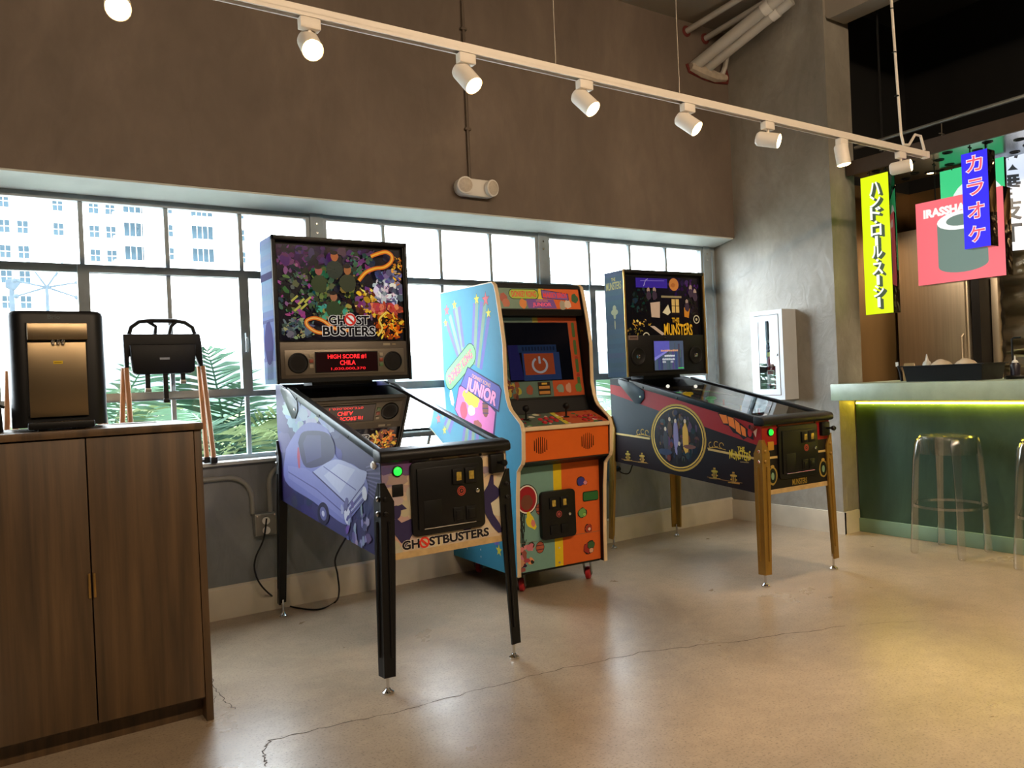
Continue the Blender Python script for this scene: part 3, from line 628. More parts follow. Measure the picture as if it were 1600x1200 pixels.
# ------------------------------------------------------------------ behind the counter
fr = thing('steel_cooler', 'brushed stainless upright cooler behind the bar', 'cooler', (6.10, 3.24, 0))
G().box(.0, .28, -.272, .272, .05, 2.2).build('body', M_SS, fr, bevel=.006)
G().box(-.03, .0, -.262, .262, .95, 2.15).build('door', M_SS, fr, bevel=.006); G().box(-.03, 0, -.262, .262, .1, .93).build('door', M_SS, fr, bevel=.006)
for z0, z1 in ((1.0, 1.35), (.55, .88)): G().tube([(-.03, -.245, z0), (-.06, -.245, z0+.02), (-.06, -.245, z1-.02), (-.03, -.245, z1)], .008).build('handle', M_SS, fr)
for sx in (-1, 1): G().box(.02, .28, sx*.25-.02, sx*.25+.02, 0, .05).build('foot', M_BLKP, fr)
tag(G().box(6.12, 6.40, 2.895, 2.955, 0, 2.4).build('panel_gap', M_BLKP), 'narrow black strip standing in for the dark gap right of the steel cooler', 'panel')  # black strip put in to give the gap its shade
wp = thing('steel_backsplash', 'wavy polished steel sheet behind the bar at the right edge', 'panel', (6.30, 1.2, .9))
gw = G(); ny, nz_ = 90, 40
gw.add([(.02*sin(j*.9+i*.13)*sin(i*.21)*.35+.004*sin(j*1.7), -2.0+3.66*i/ny, 1.3*j/nz_) for j in range(nz_+1) for i in range(ny+1)], [(j*(ny+1)+i, j*(ny+1)+i+1, (j+1)*(ny+1)+i+1, (j+1)*(ny+1)+i) for j in range(nz_) for i in range(ny)])
gw.build('sheet', M_WAVY, wp)
G().box(-.02, .03, 1.64, 1.69, -.0, 1.3).build('edge_frame', M_SS, wp, bevel=.003)
G().box(.03, .06, -2.0, 1.69, -.9, 1.5).build('backing', M_BRONZE, wp, smooth=False)
tag(G().box(5.75, 6.09, -1.0, 2.93, .86, .90).build('back_counter', M_SS, bevel=.004), 'stainless back counter behind the bar', 'counter')
# food tray
ft = thing('food_tray', 'black plastic bus tub on the bar counter', 'tub', (5.05, 2.565, 1.03))
r0 = [(-.13, -.23), (.13, -.23), (.13, .23), (-.13, .23)]; r1 = [(x*1.12, y*1.06) for x, y in r0]
g = G(); o_ = [[(x, y, 0) for x, y in r0], [(x, y, .10) for x, y in r1], [(x*1.06, y*1.05, .102) for x, y in r1], [(x*1.06, y*1.05, .096) for x, y in r1]]
i_ = [[(x*.96, y*.97, .098) for x, y in r1], [(x*.93, y*.95, .008) for x, y in r0]]
g.loft([o_[3], o_[2], i_[0], i_[1]]).loft([o_[0], o_[1]], True); g.build('tub', M_BLKP, ft)
al = Art((-.1385, 0, 0), (0, -1, 0), (.1, 0, 1), (-1, 0, 0))
for k in range(3): al.rect(-.145, -.105, .052+.012*k, .060+.012*k, (60, 120, 60) if k != 1 else (110, 120, 110))
al.build('sticker', print_mat('matte_print', .5), ft)
M_BUN = mat('pale_wrapped_food', (206, 188, 160), .5, var=.12, scale=18)
for k, (y, lb_) in enumerate(((2.62, 'left pale wrapped roll lying in the black tub'), (2.47, 'right pale wrapped roll lying in the black tub'))):
    t = thing('wrapped_roll', lb_, 'food', (5.02, y, 1.062), group='wrapped rolls in the tub'); g = G().ball((0, 0, .055), .055, .068, .045); g.build('wrap', M_BUN, t); G().ball((.01, .01, .095), .02, .03, .01, 8, 6).build('fold', M_BUN, t)
sq = thing('squeeze_bottle', 'clear squeeze bottle with a pointed tip standing in the black tub', 'bottle', (5.10, 2.755, 1.06))
G().lathe((0, 0, 0), [(.026, 0), (.027, .08), (.02, .095), (.012, .1)], n=14).build('body', mat('frosted_plastic', (200, 200, 190), .4), sq); G().lathe((0, 0, .1), [(.014, 0), (.010, .01), (.003, .045)], n=12).build('tip', M_WHITE, sq)
kn = thing('knife_handle', 'black knife handle leaning by the black tub', 'utensil', (4.98, 2.86, 1.03)); G().tube([(0, 0, .005), (.01, .012, .06), (.015, .03, .105)], [.009, .011, .008], 8).build('handle', M_BLKP, kn); G().box(.012, .016, .028, .046, .1, .13).build('ferrule', M_SS, kn)
wp2 = thing('menu_holder', 'cream folded card standing left of the black tub', 'card', (5.2, 2.93, 1.03)); G().prism([(-.03, 0), (.03, 0), (.004, .12), (-.004, .12)], 'y', -.035, .035).build('card', mat('cream_card', (196, 178, 146), .6), wp2, smooth=False); G().box(-.032, -.02, -.03, .03, 0, .01).build('lip', MATS['cream_card'], wp2)
bs = thing('bottle_stand', 'thin black stand with a hooked top beside the sauce bottle', 'stand', (5.15, 2.26, 1.03)); G().lathe((0, 0, 0), [(.05, 0), (.05, .008), (.045, .012)], n=20).build('base', M_BLKP, bs); G().tube([(0, .0, .01), (0, .0, .24), (0, -.01, .245), (0, -.05, .245)], .006, 8).build('arm', M_BLKP, bs)
sb_ = thing('sauce_bottle', 'dark sauce bottle with a white nozzle on a black coaster', 'bottle', (5.04, 2.20, 1.03)); G().lathe((0, 0, 0), [(.05, 0), (.055, .012), (.05, .02), (.03, .022)], n=20).build('coaster', M_BLKP, sb_)
G().lathe((0, 0, .02), [(.026, 0), (.027, .06), (.02, .075)], n=16).build('body', mat('dark_sauce', (40, 34, 44), .3), sb_); G().lathe((0, 0, .093), [(.018, 0), (.016, .012), (.005, .02), (.003, .045)], n=12).build('nozzle', M_WHITE, sb_)
# ------------------------------------------------------------------ clear stools
M_ACR = glass_sheet('clear_acrylic', (.985, .99, .99), 5.0, True)
def stool(x, y, label):
    t = thing('clear_stool', label, 'stool', (x, y, 0), group='clear acrylic bar stools')
    G().lathe((0, 0, .60), [(.150, 0), (.157, .0), (.157, .10), (.150, .108), (.05, .112), (.004, .110), (.004, .104), (.05, .105), (.147, .100), (.150, .09)], n=40, cap=False).build('seat', M_ACR, t)
    for sx in (-1, 1):
        for sy in (-1, 1):
            a = atan2(sy*.14, sx*.155); d = Vector((cos(a), sin(a), 0)); e = Vector((-sin(a), cos(a), 0)); rings = []
            for z, r, w_, th in ((0, .208, .016, .016), (.012, .207, .018, .018), (.3, .196, .018, .016), (.56, .180, .022, .014), (.66, .168, .026, .012), (.69, .160, .020, .010)):
                c = d*r+Vector((0, 0, z)); rings.append([c+e*w_*u+d*th*v for u, v in ((-1, -1), (1, -1), (1, 1), (-1, 1))])
            G().loft(rings).build('leg', M_ACR, t, bevel=.004)
    G().lathe((0, 0, .28), [(.188, 0), (.200, .0), (.200, .016), (.188, .016), (.188, 0)], n=40, cap=False).build('foot_ring', M_ACR, t)
stool(4.765, 2.473, 'clear acrylic stool standing whole in front of the green bar'); stool(4.765, 1.90, 'clear acrylic stool cut off by the right edge of the picture')

# ------------------------------------------------------------------ fire extinguisher cabinet on the pier
fc = thing('extinguisher_cabinet', 'white wall cabinet with a glass door on the plaster pier', 'cabinet', (4.80, 3.66, .93))
M_FCW = mat('white_cabinet_enamel', (186, 191, 196), .4, var=.03)
D = -.15; hw = .138; hh = .642
G().frame('x', D+.006, -.008, -hw, hw, 0, hh, .008, .008).box(-.008, 0, -hw, hw, 0, hh).build('body', M_FCW, fc, smooth=False)
G().frame('x', D-.004, D+.006, -hw, hw, 0, hh, .03, .032).build('face_frame', M_FCW, fc, smooth=False)
a_, b_, c_, e_ = -hw+.034, hw-.034, .036, hh-.036
dr = G().frame('x', D-.008, D, a_, b_, c_, e_, .034, .04).build('door', M_FCW, fc, smooth=False)
G().box(D-.005, D-.003, a_+.03, b_-.03, c_+.035, e_-.035).build('pane', glass_sheet('door_glass', (.9, .95, .95)), dr, smooth=False)
G().lathe((D-.008, a_+.014, hh*.5), [(.008, 0), (.008, .006), (.005, .008)], (-1, 0, 0), 12).build('lock', M_CHROME, dr)
G().box(-.012, -.009, -hw+.01, hw-.01, .01, hh-.01).build('back_lining', mat('grey_cabinet_lining', (120, 124, 128), .5), fc, smooth=False)
ex = thing('fire_extinguisher', 'red fire extinguisher inside the white wall cabinet', 'extinguisher', (4.725, 3.655, .942))
G().lathe((0, 0, 0), [(.05, 0), (.054, .01), (.054, .27), (.045, .30), (.02, .325), (.016, .34)], n=20).build('cylinder', mat('extinguisher_red', (150, 30, 26), .3), ex)
G().lathe((0, 0, .34), [(.018, 0), (.018, .03), (.012, .035)], n=12).build('valve', M_CHROME, ex)
G().prism([(.02, .37), (-.075, .41), (-.075, .395), (-.0, .362)], 'y', -.01, .01).prism([(.02, .36), (-.065, .365), (-.065, .355), (0, .35)], 'y', -.01, .01).build('handle', M_BLKP, ex, smooth=False)
G().lathe((-.02, -.0, .352), [(.014, 0), (.014, .01)], (-1, 0, 0), 12).build('gauge', M_WHITE, ex)
G().tube([(0, .02, .35), (.0, .06, .33), (0, .068, .25), (0, .066, .12), (0, .064, .06)], .009).build('hose', M_BLKP, ex)
al = Art((-.0555, 0, 0), (0, -1, 0), (0, 0, 1), (-1, 0, 0)); al.rect(-.03, .03, .10, .20, (216, 206, 190)); al.rect(-.026, .026, .17, .195, (150, 40, 34)); al.rect(-.03, .03, .03, .09, (40, 36, 36)); al.rect(-.022, .022, .045, .075, (180, 170, 150)); al.build('label', print_mat('matte_print', .5), ex)
tg = Art((-.06, 0, 0), (0, -1, 0), (0, 0, 1), (-1, 0, 0)); tg.rect(-.02, .045, .30, .33, (210, 196, 60)); tg.poly([(-.06, .375), (.02, .40), (.02, .425), (-.06, .40)], (216, 212, 200)); tg.build('tag', MATS['matte_print'], ex)
# ================================================================== pinball machines
M_PRINT = print_mat('cabinet_print', .45, spec=.22)
M_MATTE = print_mat('matte_cabinet_print', .8, spec=.04)
M_LITPRINT = print_mat('backlit_print', .25, .42, base=.25, spec=.3)
M_DISPLAY = print_mat('display_print', .3, 1.6, var=.01, base=.1, spec=.2)
M_PGLASS = glass_sheet('playfield_glass', (.9, .93, .93), 1.35)
M_PW = mat('plywood_edge', (186, 158, 112), .5, var=.15, scale=30)
M_PF = print_mat('playfield_print', .3, .12)
M_RAILM = mat('dark_side_rail', (52, 58, 62), .35, .5)
def leg_mesh(m, top, foot, sx, sy, w=.054):
    """angle-iron leg round a cabinet corner; sx, sy give the outward directions"""
    rings = []
    for t, k, c in ((0, .30, .0), (.10, 1, 0), (.42, 1, 0), (1, .82, 0)):
        p = Vector(top).lerp(Vector(foot), t); ww = w*k; th = .006
        L = [(0, 0), (-ww*.25, .0), (-ww, .004), (-ww, -th), (-th*2, -th*2), (-th, -ww), (.004, -ww), (0, -ww*.25)]
        rings.append([(p.x+sx*a, p.y+sy*b, p.z) for a, b in L])
    g = G().loft(rings)
    # raised rib on both flanges
    for ax in (0, 1):
        P = []
        for t in (.2, .9):
            p = Vector(top).lerp(Vector(foot), t)
            P.append(Vector((p.x-(sx*.03 if ax == 0 else -sx*.003), p.y+(sy*.004 if ax == 0 else -sy*.03), p.z)))
        g.tube(P, .005, 6)
    return g
def pinball(name, label, loc, rz, zf, zr, zb0, zb1, bz0, bz1, legm, railm, side_art, front_art, head_art, panel_fn, bodyc, headc, edge, side_head_art, pf_cols):
    t = thing(name, label, 'pinball machine', loc, rz); hw = .28; RY = 1.25
    zt = lambda y: zf+(zr-zf)*min(1, y/1.15)
    prof = [(0, zb0), (0, zf), (1.15, zr), (RY, zr), (RY, zb1)]
    for sx in (-1, 1):
        sd = G().prism(prof, 'x', sx*hw, sx*(hw-.018)).build('side_panel', bodyc, t, smooth=False)
        a = Art((sx*(hw+.0004), 0, 0), (0, sx, 0), (0, 0, 1), (sx, 0, 0), clip=[(p[0]*sx, p[1]) for p in (prof if sx > 0 else prof)][::1] if False else None)
        # s runs to the viewer's right: -y on the left side, +y on the right side
        cl = [(sx*y, z) for y, z in prof]
        area = sum(cl[i-1][0]*cl[i][1]-cl[i][0]*cl[i-1][1] for i in range(len(cl)))
        a.clip = cl if area > 0 else cl[::-1]
        side_art(a, sx); a.build('side_art', M_PRINT, sd)
        G().prism([(-.01, zf-.004), (-.01, zf+.012), (1.05, zt(1.05)+.012), (1.05, zt(1.05)-.022), (.0, zf-.022)], 'x', sx*(hw+.004), sx*(hw-.028)).build('side_rail', railm, t, bevel=.002)
        for yy in (.30, .62, .92): G().lathe((sx*(hw+.003), yy, zt(yy)-.012), [(.006, 0), (.006, .003), (.003, .004)], (sx, 0, 0), 8).build('rail_bolt', M_BLKP, t)
        hp = [(1.16, zr-.005), (1.16, zr-.03), (1.0, zr-.165), (.95, zr-.165), (.91, zr-.13), (.91, zr-.085), (1.02, zr-.03)]
        hg = G().prism(hp, 'x', sx*(hw+.001), sx*(hw+.006)).build('hinge_plate', M_RAILM, t, bevel=.002); G().lathe((sx*(hw+.006), .945, zr-.12), [(.008, 0), (.006, .004)], (sx, 0, 0), 10).build('hinge_bolt', M_CHROME, hg)
        G().lathe((sx*hw, .05, zf-.035), [(.016, 0), (.016, .008), (.011, .009), (.011, .014), (.004, .015)], (sx, 0, 0), 16).build('flipper_button', M_WHITE if legm is M_BLK else M_RED, t)
    fp = G().box(-hw+.001, hw-.001, 0, .02, zb0+.02, zf).build('front_panel', bodyc, t, smooth=False)
    G().box(-hw+.001, hw-.001, -.002, .03, zb0-.005, zb0+.02).build('bottom_edge', M_PW, t, smooth=False)
    G().box(-hw+.018, hw-.018, RY-.018, RY, zb1, zr).build('back_panel', M_BLK, t, smooth=False)
    G().prism([(.02, zb0), (.02, zb0+.015), (RY-.02, zb1+.015), (RY-.02, zb1)], 'x', -hw+.018, hw-.018).build('bottom_panel', M_PW, t, smooth=False)
    # lockdown bar
    lp = [(-.028, zf-.018), (-.028, zf+.004), (-.018, zf+.018), (.03, zf+.028), (.045, zf+.024), (.045, zf-.022), (-.012, zf-.026)]
    G().prism(lp, 'x', -hw-.010, hw+.010).build('lockdown_bar', M_BLK if legm is M_BLK else railm, t, bevel=.007, seg=3)
    # playfield under glass
    pz = lambda y: zf-.075+(zr-zf-.03)*y/1.15
    G().add([(-hw+.02, .04, zt(.04)+.004), (hw-.02, .04, zt(.04)+.004), (hw-.02, 1.04, zt(1.04)+.004), (-hw+.02, 1.04, zt(1.04)+.004)], [(0, 1, 2, 3)]).build('playfield_glass', M_PGLASS, t, smooth=False)
    pf = G().prism([(.05, pz(.05)-.012), (.05, pz(.05)), (1.12, pz(1.12)), (1.12, pz(1.12)-.012)], 'x', -hw+.02, hw-.02).build('playfield', M_BLKP, t, smooth=False)
    pa = Art((0, .05, pz(.05)+.0006), (1, 0, 0), (0, 1, (zr-zf-.03)/1.15), (0, 0, 1), clip=[(-.258, 0), (.258, 0), (.258, 1.05), (-.258, 1.05)])
    pa.rect(-.258, .258, 0, 1.05, pf_cols[0]); R = random.Random(len(label))
    for k in range(170): pa.ell(R.uniform(-.26, .26), R.uniform(.15, 1.02), R.uniform(.008, .04), R.uniform(.008, .05), jit(pf_cols[R.randrange(len(pf_cols))], 20), R.uniform(0, 3), 10, .2)
    pa.build('playfield_art', M_PF, pf)
    ap = G().prism([(-.2, .06), (.2, .06), (.2, .15), (.07, .2), (-.07, .2), (-.2, .15)], 'z', 0, .012).build('apron', M_BLKP, t); ap.location.z = pz(.12)+.012; ap.rotation_euler.x = atan2(zr-zf-.03, 1.15)
    for sx in (-1, 1):
        y = .30; G().tube([(sx*.11, y, pz(y)+.02), (sx*.03, y-.035, pz(y-.03)+.02)], [.011, .006], 8).build('flipper', M_WHITE, t)
        G().tube([(sx*.2, .35+.08*k, pz(.35+.08*k)+.06+.002*k) for k in range(5)]+[(sx*.14, .76, pz(.76)+.075), (sx*.03, .80, pz(.8)+.08)], .006, 6).tube([(sx*.225, .35+.08*k, pz(.35+.08*k)+.06+.002*k) for k in range(5)]+[(sx*.16, .78, pz(.78)+.075), (sx*.04, .83, pz(.83)+.08)], .006, 6).build('wire_ramp', M_CHROME, t)
    for k, (bx, by) in enumerate(((-.1, .82), (.06, .88), (.1, .72))):
        G().lathe((bx, by, pz(by)), [(.02, 0), (.018, .03), (.034, .035), (.034, .045), (.02, .052)], n=16).build('bumper', mat('bumper_cap_%d' % k, ((220, 60, 40), (240, 190, 40), (60, 170, 90))[k], .3, emit=.35), t)
    for k in range(14):
        bx, by = R.uniform(-.23, .23), R.uniform(.4, 1.0); G().lathe((bx, by, pz(by)), [(.006, 0), (.005, .03), (.008, .034)], n=8).build('post', mat('post_col_%d' % (k % 3), ((220, 210, 190), (200, 50, 40), (230, 180, 60))[k % 3], .4), t)
    for k, (bx, by) in enumerate(((-.2, .93), (0.0, 1.0), (.2, .95))):
        G().ball((bx, by, pz(by)+.07), .012, n=10, m=6).build('flash_lamp', mat('flasher', (255, 240, 225), .3, emit=7.0 if legm is not M_BLK else 1.5), t)
    # legs
    for sx in (-1, 1):
        for front in (1, 0):
            top = Vector((sx*(hw+.008), -.008, zb0+.29)) if front else Vector((sx*(hw+.008), RY+.008, zb1+.30))
            ft = Vector((sx*(hw+.026), -.012, .065)) if front else Vector((sx*(hw+.026), RY+.05, .065))
            lg = leg_mesh(legm, top, ft, sx, -1 if front else 1).build('leg', legm, t, smooth=False)
            c = ft+Vector((-sx*.022, .022 if front else -.022, 0))
            G().cyl(c+Vector((0, 0, -.05)), c+Vector((0, 0, .02)), .006, n=8).lathe((c.x, c.y, 0), [(.022, 0), (.022, .007), (.013, .013), (.008, .02)], n=16).build('levelling_foot', M_CHROME, lg)
            for q in (.06, .115):
                p = top.lerp(ft, q/(top.z-ft.z)); G().lathe((p.x+sx*.002, p.y+(.018 if front else -.018), p.z), [(.010, 0), (.010, .004), (.006, .008)], (sx, 0, 0), 10).build('leg_bolt', M_CHROME, lg)
                G().lathe((p.x-sx*.02, p.y+(-.002 if front else .002), p.z), [(.009, 0), (.009, .004), (.005, .007)], (0, -1 if front else 1, 0), 10).build('leg_bolt', legm, lg)
    # front hardware
    a = Art((0, -.0004, 0), (1, 0, 0), (0, 0, 1), (0, -1, 0), clip=[(-hw+.002, zb0+.02), (hw-.002, zb0+.02), (hw-.002, zf), (-hw+.002, zf)]); front_art(a, zf); a.build('front_art', M_PRINT, fp)
    zc = zf-.885
    fr_ = []
    for cx, cz, q in ((.14, .83, 0), (-.144, .83, 90), (-.144, .587, 180), (.14, .587, 270)): fr_ += [(cx+.02*cos(radians(q+i*22.5)), cz+zc+.02*sin(radians(q+i*22.5))) for i in range(5)]
    cdo = G().prism(fr_, 'y', -.014, 0).build('coin_door_frame', M_BLK, t, bevel=.003)
    cd_ = G().box(-.14, .136, -.021, -.012, .592+zc, .826+zc).build('coin_door', M_BLK, t, bevel=.003)
    G().box(-.118, -.04, -.023, -.020, .60+zc, .70+zc).build('bill_panel', M_BLKP, cd_, bevel=.001)
    for cx in (.036, .093):
        G().box(cx-.026, cx+.026, -.029, -.020, .750+zc, .812+zc).build('coin_slot_bezel', M_BLKP, cd_, bevel=.003)
        G().box(cx-.010, cx+.012, -.0325, -.028, .765+zc, .798+zc).build('coin_reject_button', mat('brass_window', (170, 140, 60), .25, .6, var=.4, scale=60, emit=.12), cd_, bevel=.002)
        G().box(cx-.026, cx+.022, -.025, -.020, .604+zc, .66+zc).build('coin_return_flap', M_BLKP, cd_, bevel=.004); G().box(cx-.016, cx+.012, -.028, -.024, .612+zc, .648+zc).build('coin_return_cup', M_BLK, cd_, bevel=.003)
    b_ = Art((.05, -.0222, .722+zc), (1, 0, 0), (0, 0, 1), (0, -1, 0)); b_.ell(0, 0, .019, .019, (170, 70, 56)); b_.ell(0, 0, .0155, .0155, (40, 24, 22)); b_.ell(0, 0, .013, .013, (176, 76, 60)); b_.ell(0, 0, .0095, .0095, (40, 24, 22)); b_.poly([(-.004, -.004), (.005, -.001), (.001, .006)], (176, 76, 60)); b_.build('emblem', M_PRINT, cd_)
    G().lathe((.122, -.021, .716+zc), [(.009, 0), (.009, .006), (.006, .008)], (0, -1, 0), 12).build('lock', M_CHROME, cd_)
    G().tube([(-.12, -.023, .594+zc), (.11, -.023, .594+zc)], .0025, 6).build('hinge_rod', M_CHROME, cd_)
    for cx, cz in ((-.155, .862), (.155, .862)): G().lathe((cx, 0, cz+zc-.006), [(.007, 0), (.007, .004), (.004, .006)], (0, -1, 0), 10).build('panel_bolt', M_BLKP, t)
    sbn = G().lathe((-.214, 0, .824+zc), [(.022, 0), (.022, .006), (.017, .008), (.017, .004)], (0, -1, 0), 20).build('start_button_ring', M_BLKP, t)
    G().lathe((-.214, -.004, .824+zc), [(.0165, 0), (.016, .007), (.010, .011)], (0, -1, 0), 18).build('start_button', mat('lit_green_button', (30, 235, 60), .3, var=.02, emit=1.3), sbn)
    G().box(-.238, -.192, -.006, 0, .728+zc, .774+zc).build('tournament_button', M_BLKP if legm is M_BLK else mat('amber_sticker', (180, 130, 40), .4), t, bevel=.004)
    ph = G().box(.190, .258, -.024, 0, .775+zc, .852+zc).build('plunger_housing', M_BLKP, t, bevel=.006)
    G().cyl((.226, -.02, .818+zc), (.226, -.058, .818+zc), .006, n=10).lathe((.226, -.055, .818+zc), [(.007, 0), (.013, .008), (.014, .018), (.009, .024)], (0, -1, 0), 14).build('plunger_rod', M_BLK, ph)
    # backbox
    Y0, Y1, bw = .99, 1.175, .352
    hd = G().frame('y', Y0, Y1-.012, -bw, bw, bz0, bz1, .02, .02).box(-bw, bw, Y1-.012, Y1, bz0, bz1).build('backbox', headc, t, smooth=False)
    for sx in (-1, 1):
        a = Art((sx*(bw+.0004), 0, 0), (0, sx, 0), (0, 0, 1), (sx, 0, 0)); side_head_art(a, sx, Y0, Y1, bz0, bz1); a.build('backbox_side_art', M_MATTE, hd)
        G().box(sx*bw-(.012 if sx > 0 else -.0), sx*bw+(.002 if sx > 0 else .012), Y0-.008, Y0+.001, bz0-.004, bz1+.004).build('edge_trim', edge, t, bevel=.002)
    G().box(-bw, bw, Y0-.008, Y0+.001, bz1-.018, bz1+.004).build('top_trim', M_BLK, t, bevel=.002)
    G().box(-.16, .16, Y0+.06, Y1, zr-.01, bz0+.005).build('neck', M_BLK, t, smooth=False)
    mid = bz0+(bz1-bz0)*.275
    tl = G().box(-bw+.021, bw-.021, Y0+.02, Y0+.03, mid+.006, bz1-.021).build('translite', M_BLKP, t, smooth=False)
    a = Art((0, Y0+.0196, mid+.012), (1, 0, 0), (0, 0, 1), (0, -1, 0), clip=[(-bw+.03, 0), (bw-.03, 0), (bw-.03, bz1-.035-mid-.012), (-bw+.03, bz1-.035-mid-.012)])
    head_art(a, bw-.03, bz1-.035-mid-.012); a.build('translite_art', M_LITPRINT, tl)
    panel_fn(t, bw, Y0, bz0, mid)
    return t

# ---------------------------------------------------------------- first machine
def gb_side(a, sx):
    ink0 = a._put; a._put = lambda P, F, c: ink0(P, F, tuple(x*.78 for x in c))     # deep violet-blue inks
    q = lambda pts: [(sx*y, z) for y, z in pts]
    q2 = lambda pts: [(sx*p.x, p.y) for p in smooth_path([(y, z, 0) for y, z in pts+pts[:1]], 5)][:-1]
    a.rect(-1.3, 1.3, .4, 1.25, (52, 50, 100))
    for k in range(46):     # indigo night clouds
        y, z = random.uniform(0, 1.25), random.uniform(.5, 1.15); a.ell(sx*y, z, random.uniform(.04, .14), random.uniform(.02, .06), jit((64, 64, 120) if z > .75 else (44, 42, 92), 14), random.uniform(-.3, .3), 16, .15)
    for k in range(46):     # pale mist towards the rear
        y = random.uniform(.5, 1.1); z = .9+.25*(y-.45)+random.uniform(-.07, .1); a.ell(sx*y, z, random.uniform(.03, .09), random.uniform(.012, .04), jit((142, 158, 190) if k % 3 else (150, 176, 176), 16), random.uniform(-.3, .3), 14, .2)
    for k in range(9): a.poly(q([(.0, .70+.02*k), (.13, .74+.012*k), (.13, .745+.012*k), (.0, .708+.02*k)]), (96, 92, 140))
    # plain pale saloon car driving forward
    a.poly(q2([(1.12, .86), (.93, .96), (.74, 1.0), (.52, .97), (.44, .86), (.25, .84), (.14, .80), (.13, .73), (.31, .62), (.40, .585), (.75, .64), (1.15, .70)]), (112, 116, 178))
    a.poly(q2([(.93, .90), (.84, .955), (.52, .955), (.475, .855), (.83, .79)]), (44, 42, 84)); a.poly(q([(.86, .90), (.80, .94), (.62, .945), (.62, .85), (.82, .81)]), (62, 62, 112))
    a.poly(q2([(.745, .775), (.455, .850), (.20, .828), (.128, .805), (.345, .672)]), (166, 172, 206)); a.poly(q([(.60, .77), (.42, .835), (.24, .822), (.42, .71)]), (186, 190, 214))
    a.stroke(q([(.745, .775), (.345, .672)]), .008, (56, 54, 104)); a.stroke(q([(.60, .81), (.24, .74)]), .005, (96, 98, 150))
    a.poly(q([(.745, .77), (.345, .667), (.37, .60), (.66, .655), (1.1, .72), (1.1, .78), (.83, .785)]), (128, 132, 188)); a.stroke(q([(1.1, .75), (.70, .70), (.38, .63)]), .006, (82, 82, 140))
    for k in range(5): a.stroke(q([(.34, .665-.012*k), (.15, .775-.014*k)]), .005, (58, 58, 108) if k % 2 == 0 else (190, 194, 216))
    for y, z in ((.63, .60), ): a.ell(sx*y, z, .075, .05, (30, 28, 60), .2); a.ell(sx*y, z, .042, .03, (96, 98, 150)); a.ell(sx*y, z, .018, .013, (190, 190, 216))
    a.ell(sx*.345, .625, .036, .036, (206, 208, 226)); a.ell(sx*.155, .735, .024, .028, (216, 218, 230)); a.ell(sx*.93, .83, .02, .05, (176, 66, 92), 0, 16, .1)
    for k in range(26): a.ell(sx*random.uniform(.12, .40), random.uniform(.51, .68), random.uniform(.01, .035), random.uniform(.008, .022), jit((150, 152, 190) if k % 2 else (88, 88, 140), 16), random.uniform(0, 2), 12, .25)
def gb_front(a, zf):
    hw = .28; a.rect(-hw, hw, .4, zf, (196, 176, 150))
    for k in range(90):
        x, z = random.uniform(-hw, hw), random.uniform(.5, zf); lil = (z > .76 or x < -.12) and random.random() < .9
        a.ell(x, z, random.uniform(.02, .06), random.uniform(.012, .035), jit((150, 132, 142) if lil and z > .78 else (178, 160, 148) if lil else (204, 186, 160), 12), random.uniform(-.4, .4), 14, .2)
    for k in range(16): a.ell(random.uniform(-hw, -.1), random.uniform(.82, zf), random.uniform(.03, .06), random.uniform(.012, .03), jit((92, 80, 112), 12), 0, 14, .2)
    ink = (52, 46, 84)
    for pts in ([(-.28, .54), (-.265, .60), (-.25, .64), (-.225, .65), (-.205, .63), (-.165, .64), (-.15, .60), (-.175, .56), (-.19, .53), (-.215, .56), (-.235, .59), (-.245, .56), (-.262, .53)], [(.16, .70), (.185, .73), (.20, .77), (.213, .77), (.213, .73), (.235, .71), (.245, .69), (.225, .67), (.195, .655), (.205, .61), (.235, .565), (.245, .53), (.225, .53), (.195, .565), (.165, .62), (.155, .66)], [(.06, .57), (.09, .575), (.10, .56), (.07, .55)], [(-.24, .69), (-.20, .70), (-.18, .68), (-.22, .675)]): a.poly(pts, ink)
    a.ell(-.225, .672, .02, .026, ink); a.ell(.208, .79, .011, .018, ink)
    for bd, col in ((.07, (226, 216, 200)), (.04, (26, 22, 30))):
        for body, x0, x1 in (('GH', -.205, -.135), ('STBUSTERS', -.090, .178)): a.text(body, x0, x1, .526, .558, col, bd)
    a.band(-.112, .542, .0145, .022, (214, 60, 44)); a.stroke([(-.126, .554), (-.098, .530)], .008, (214, 60, 44))
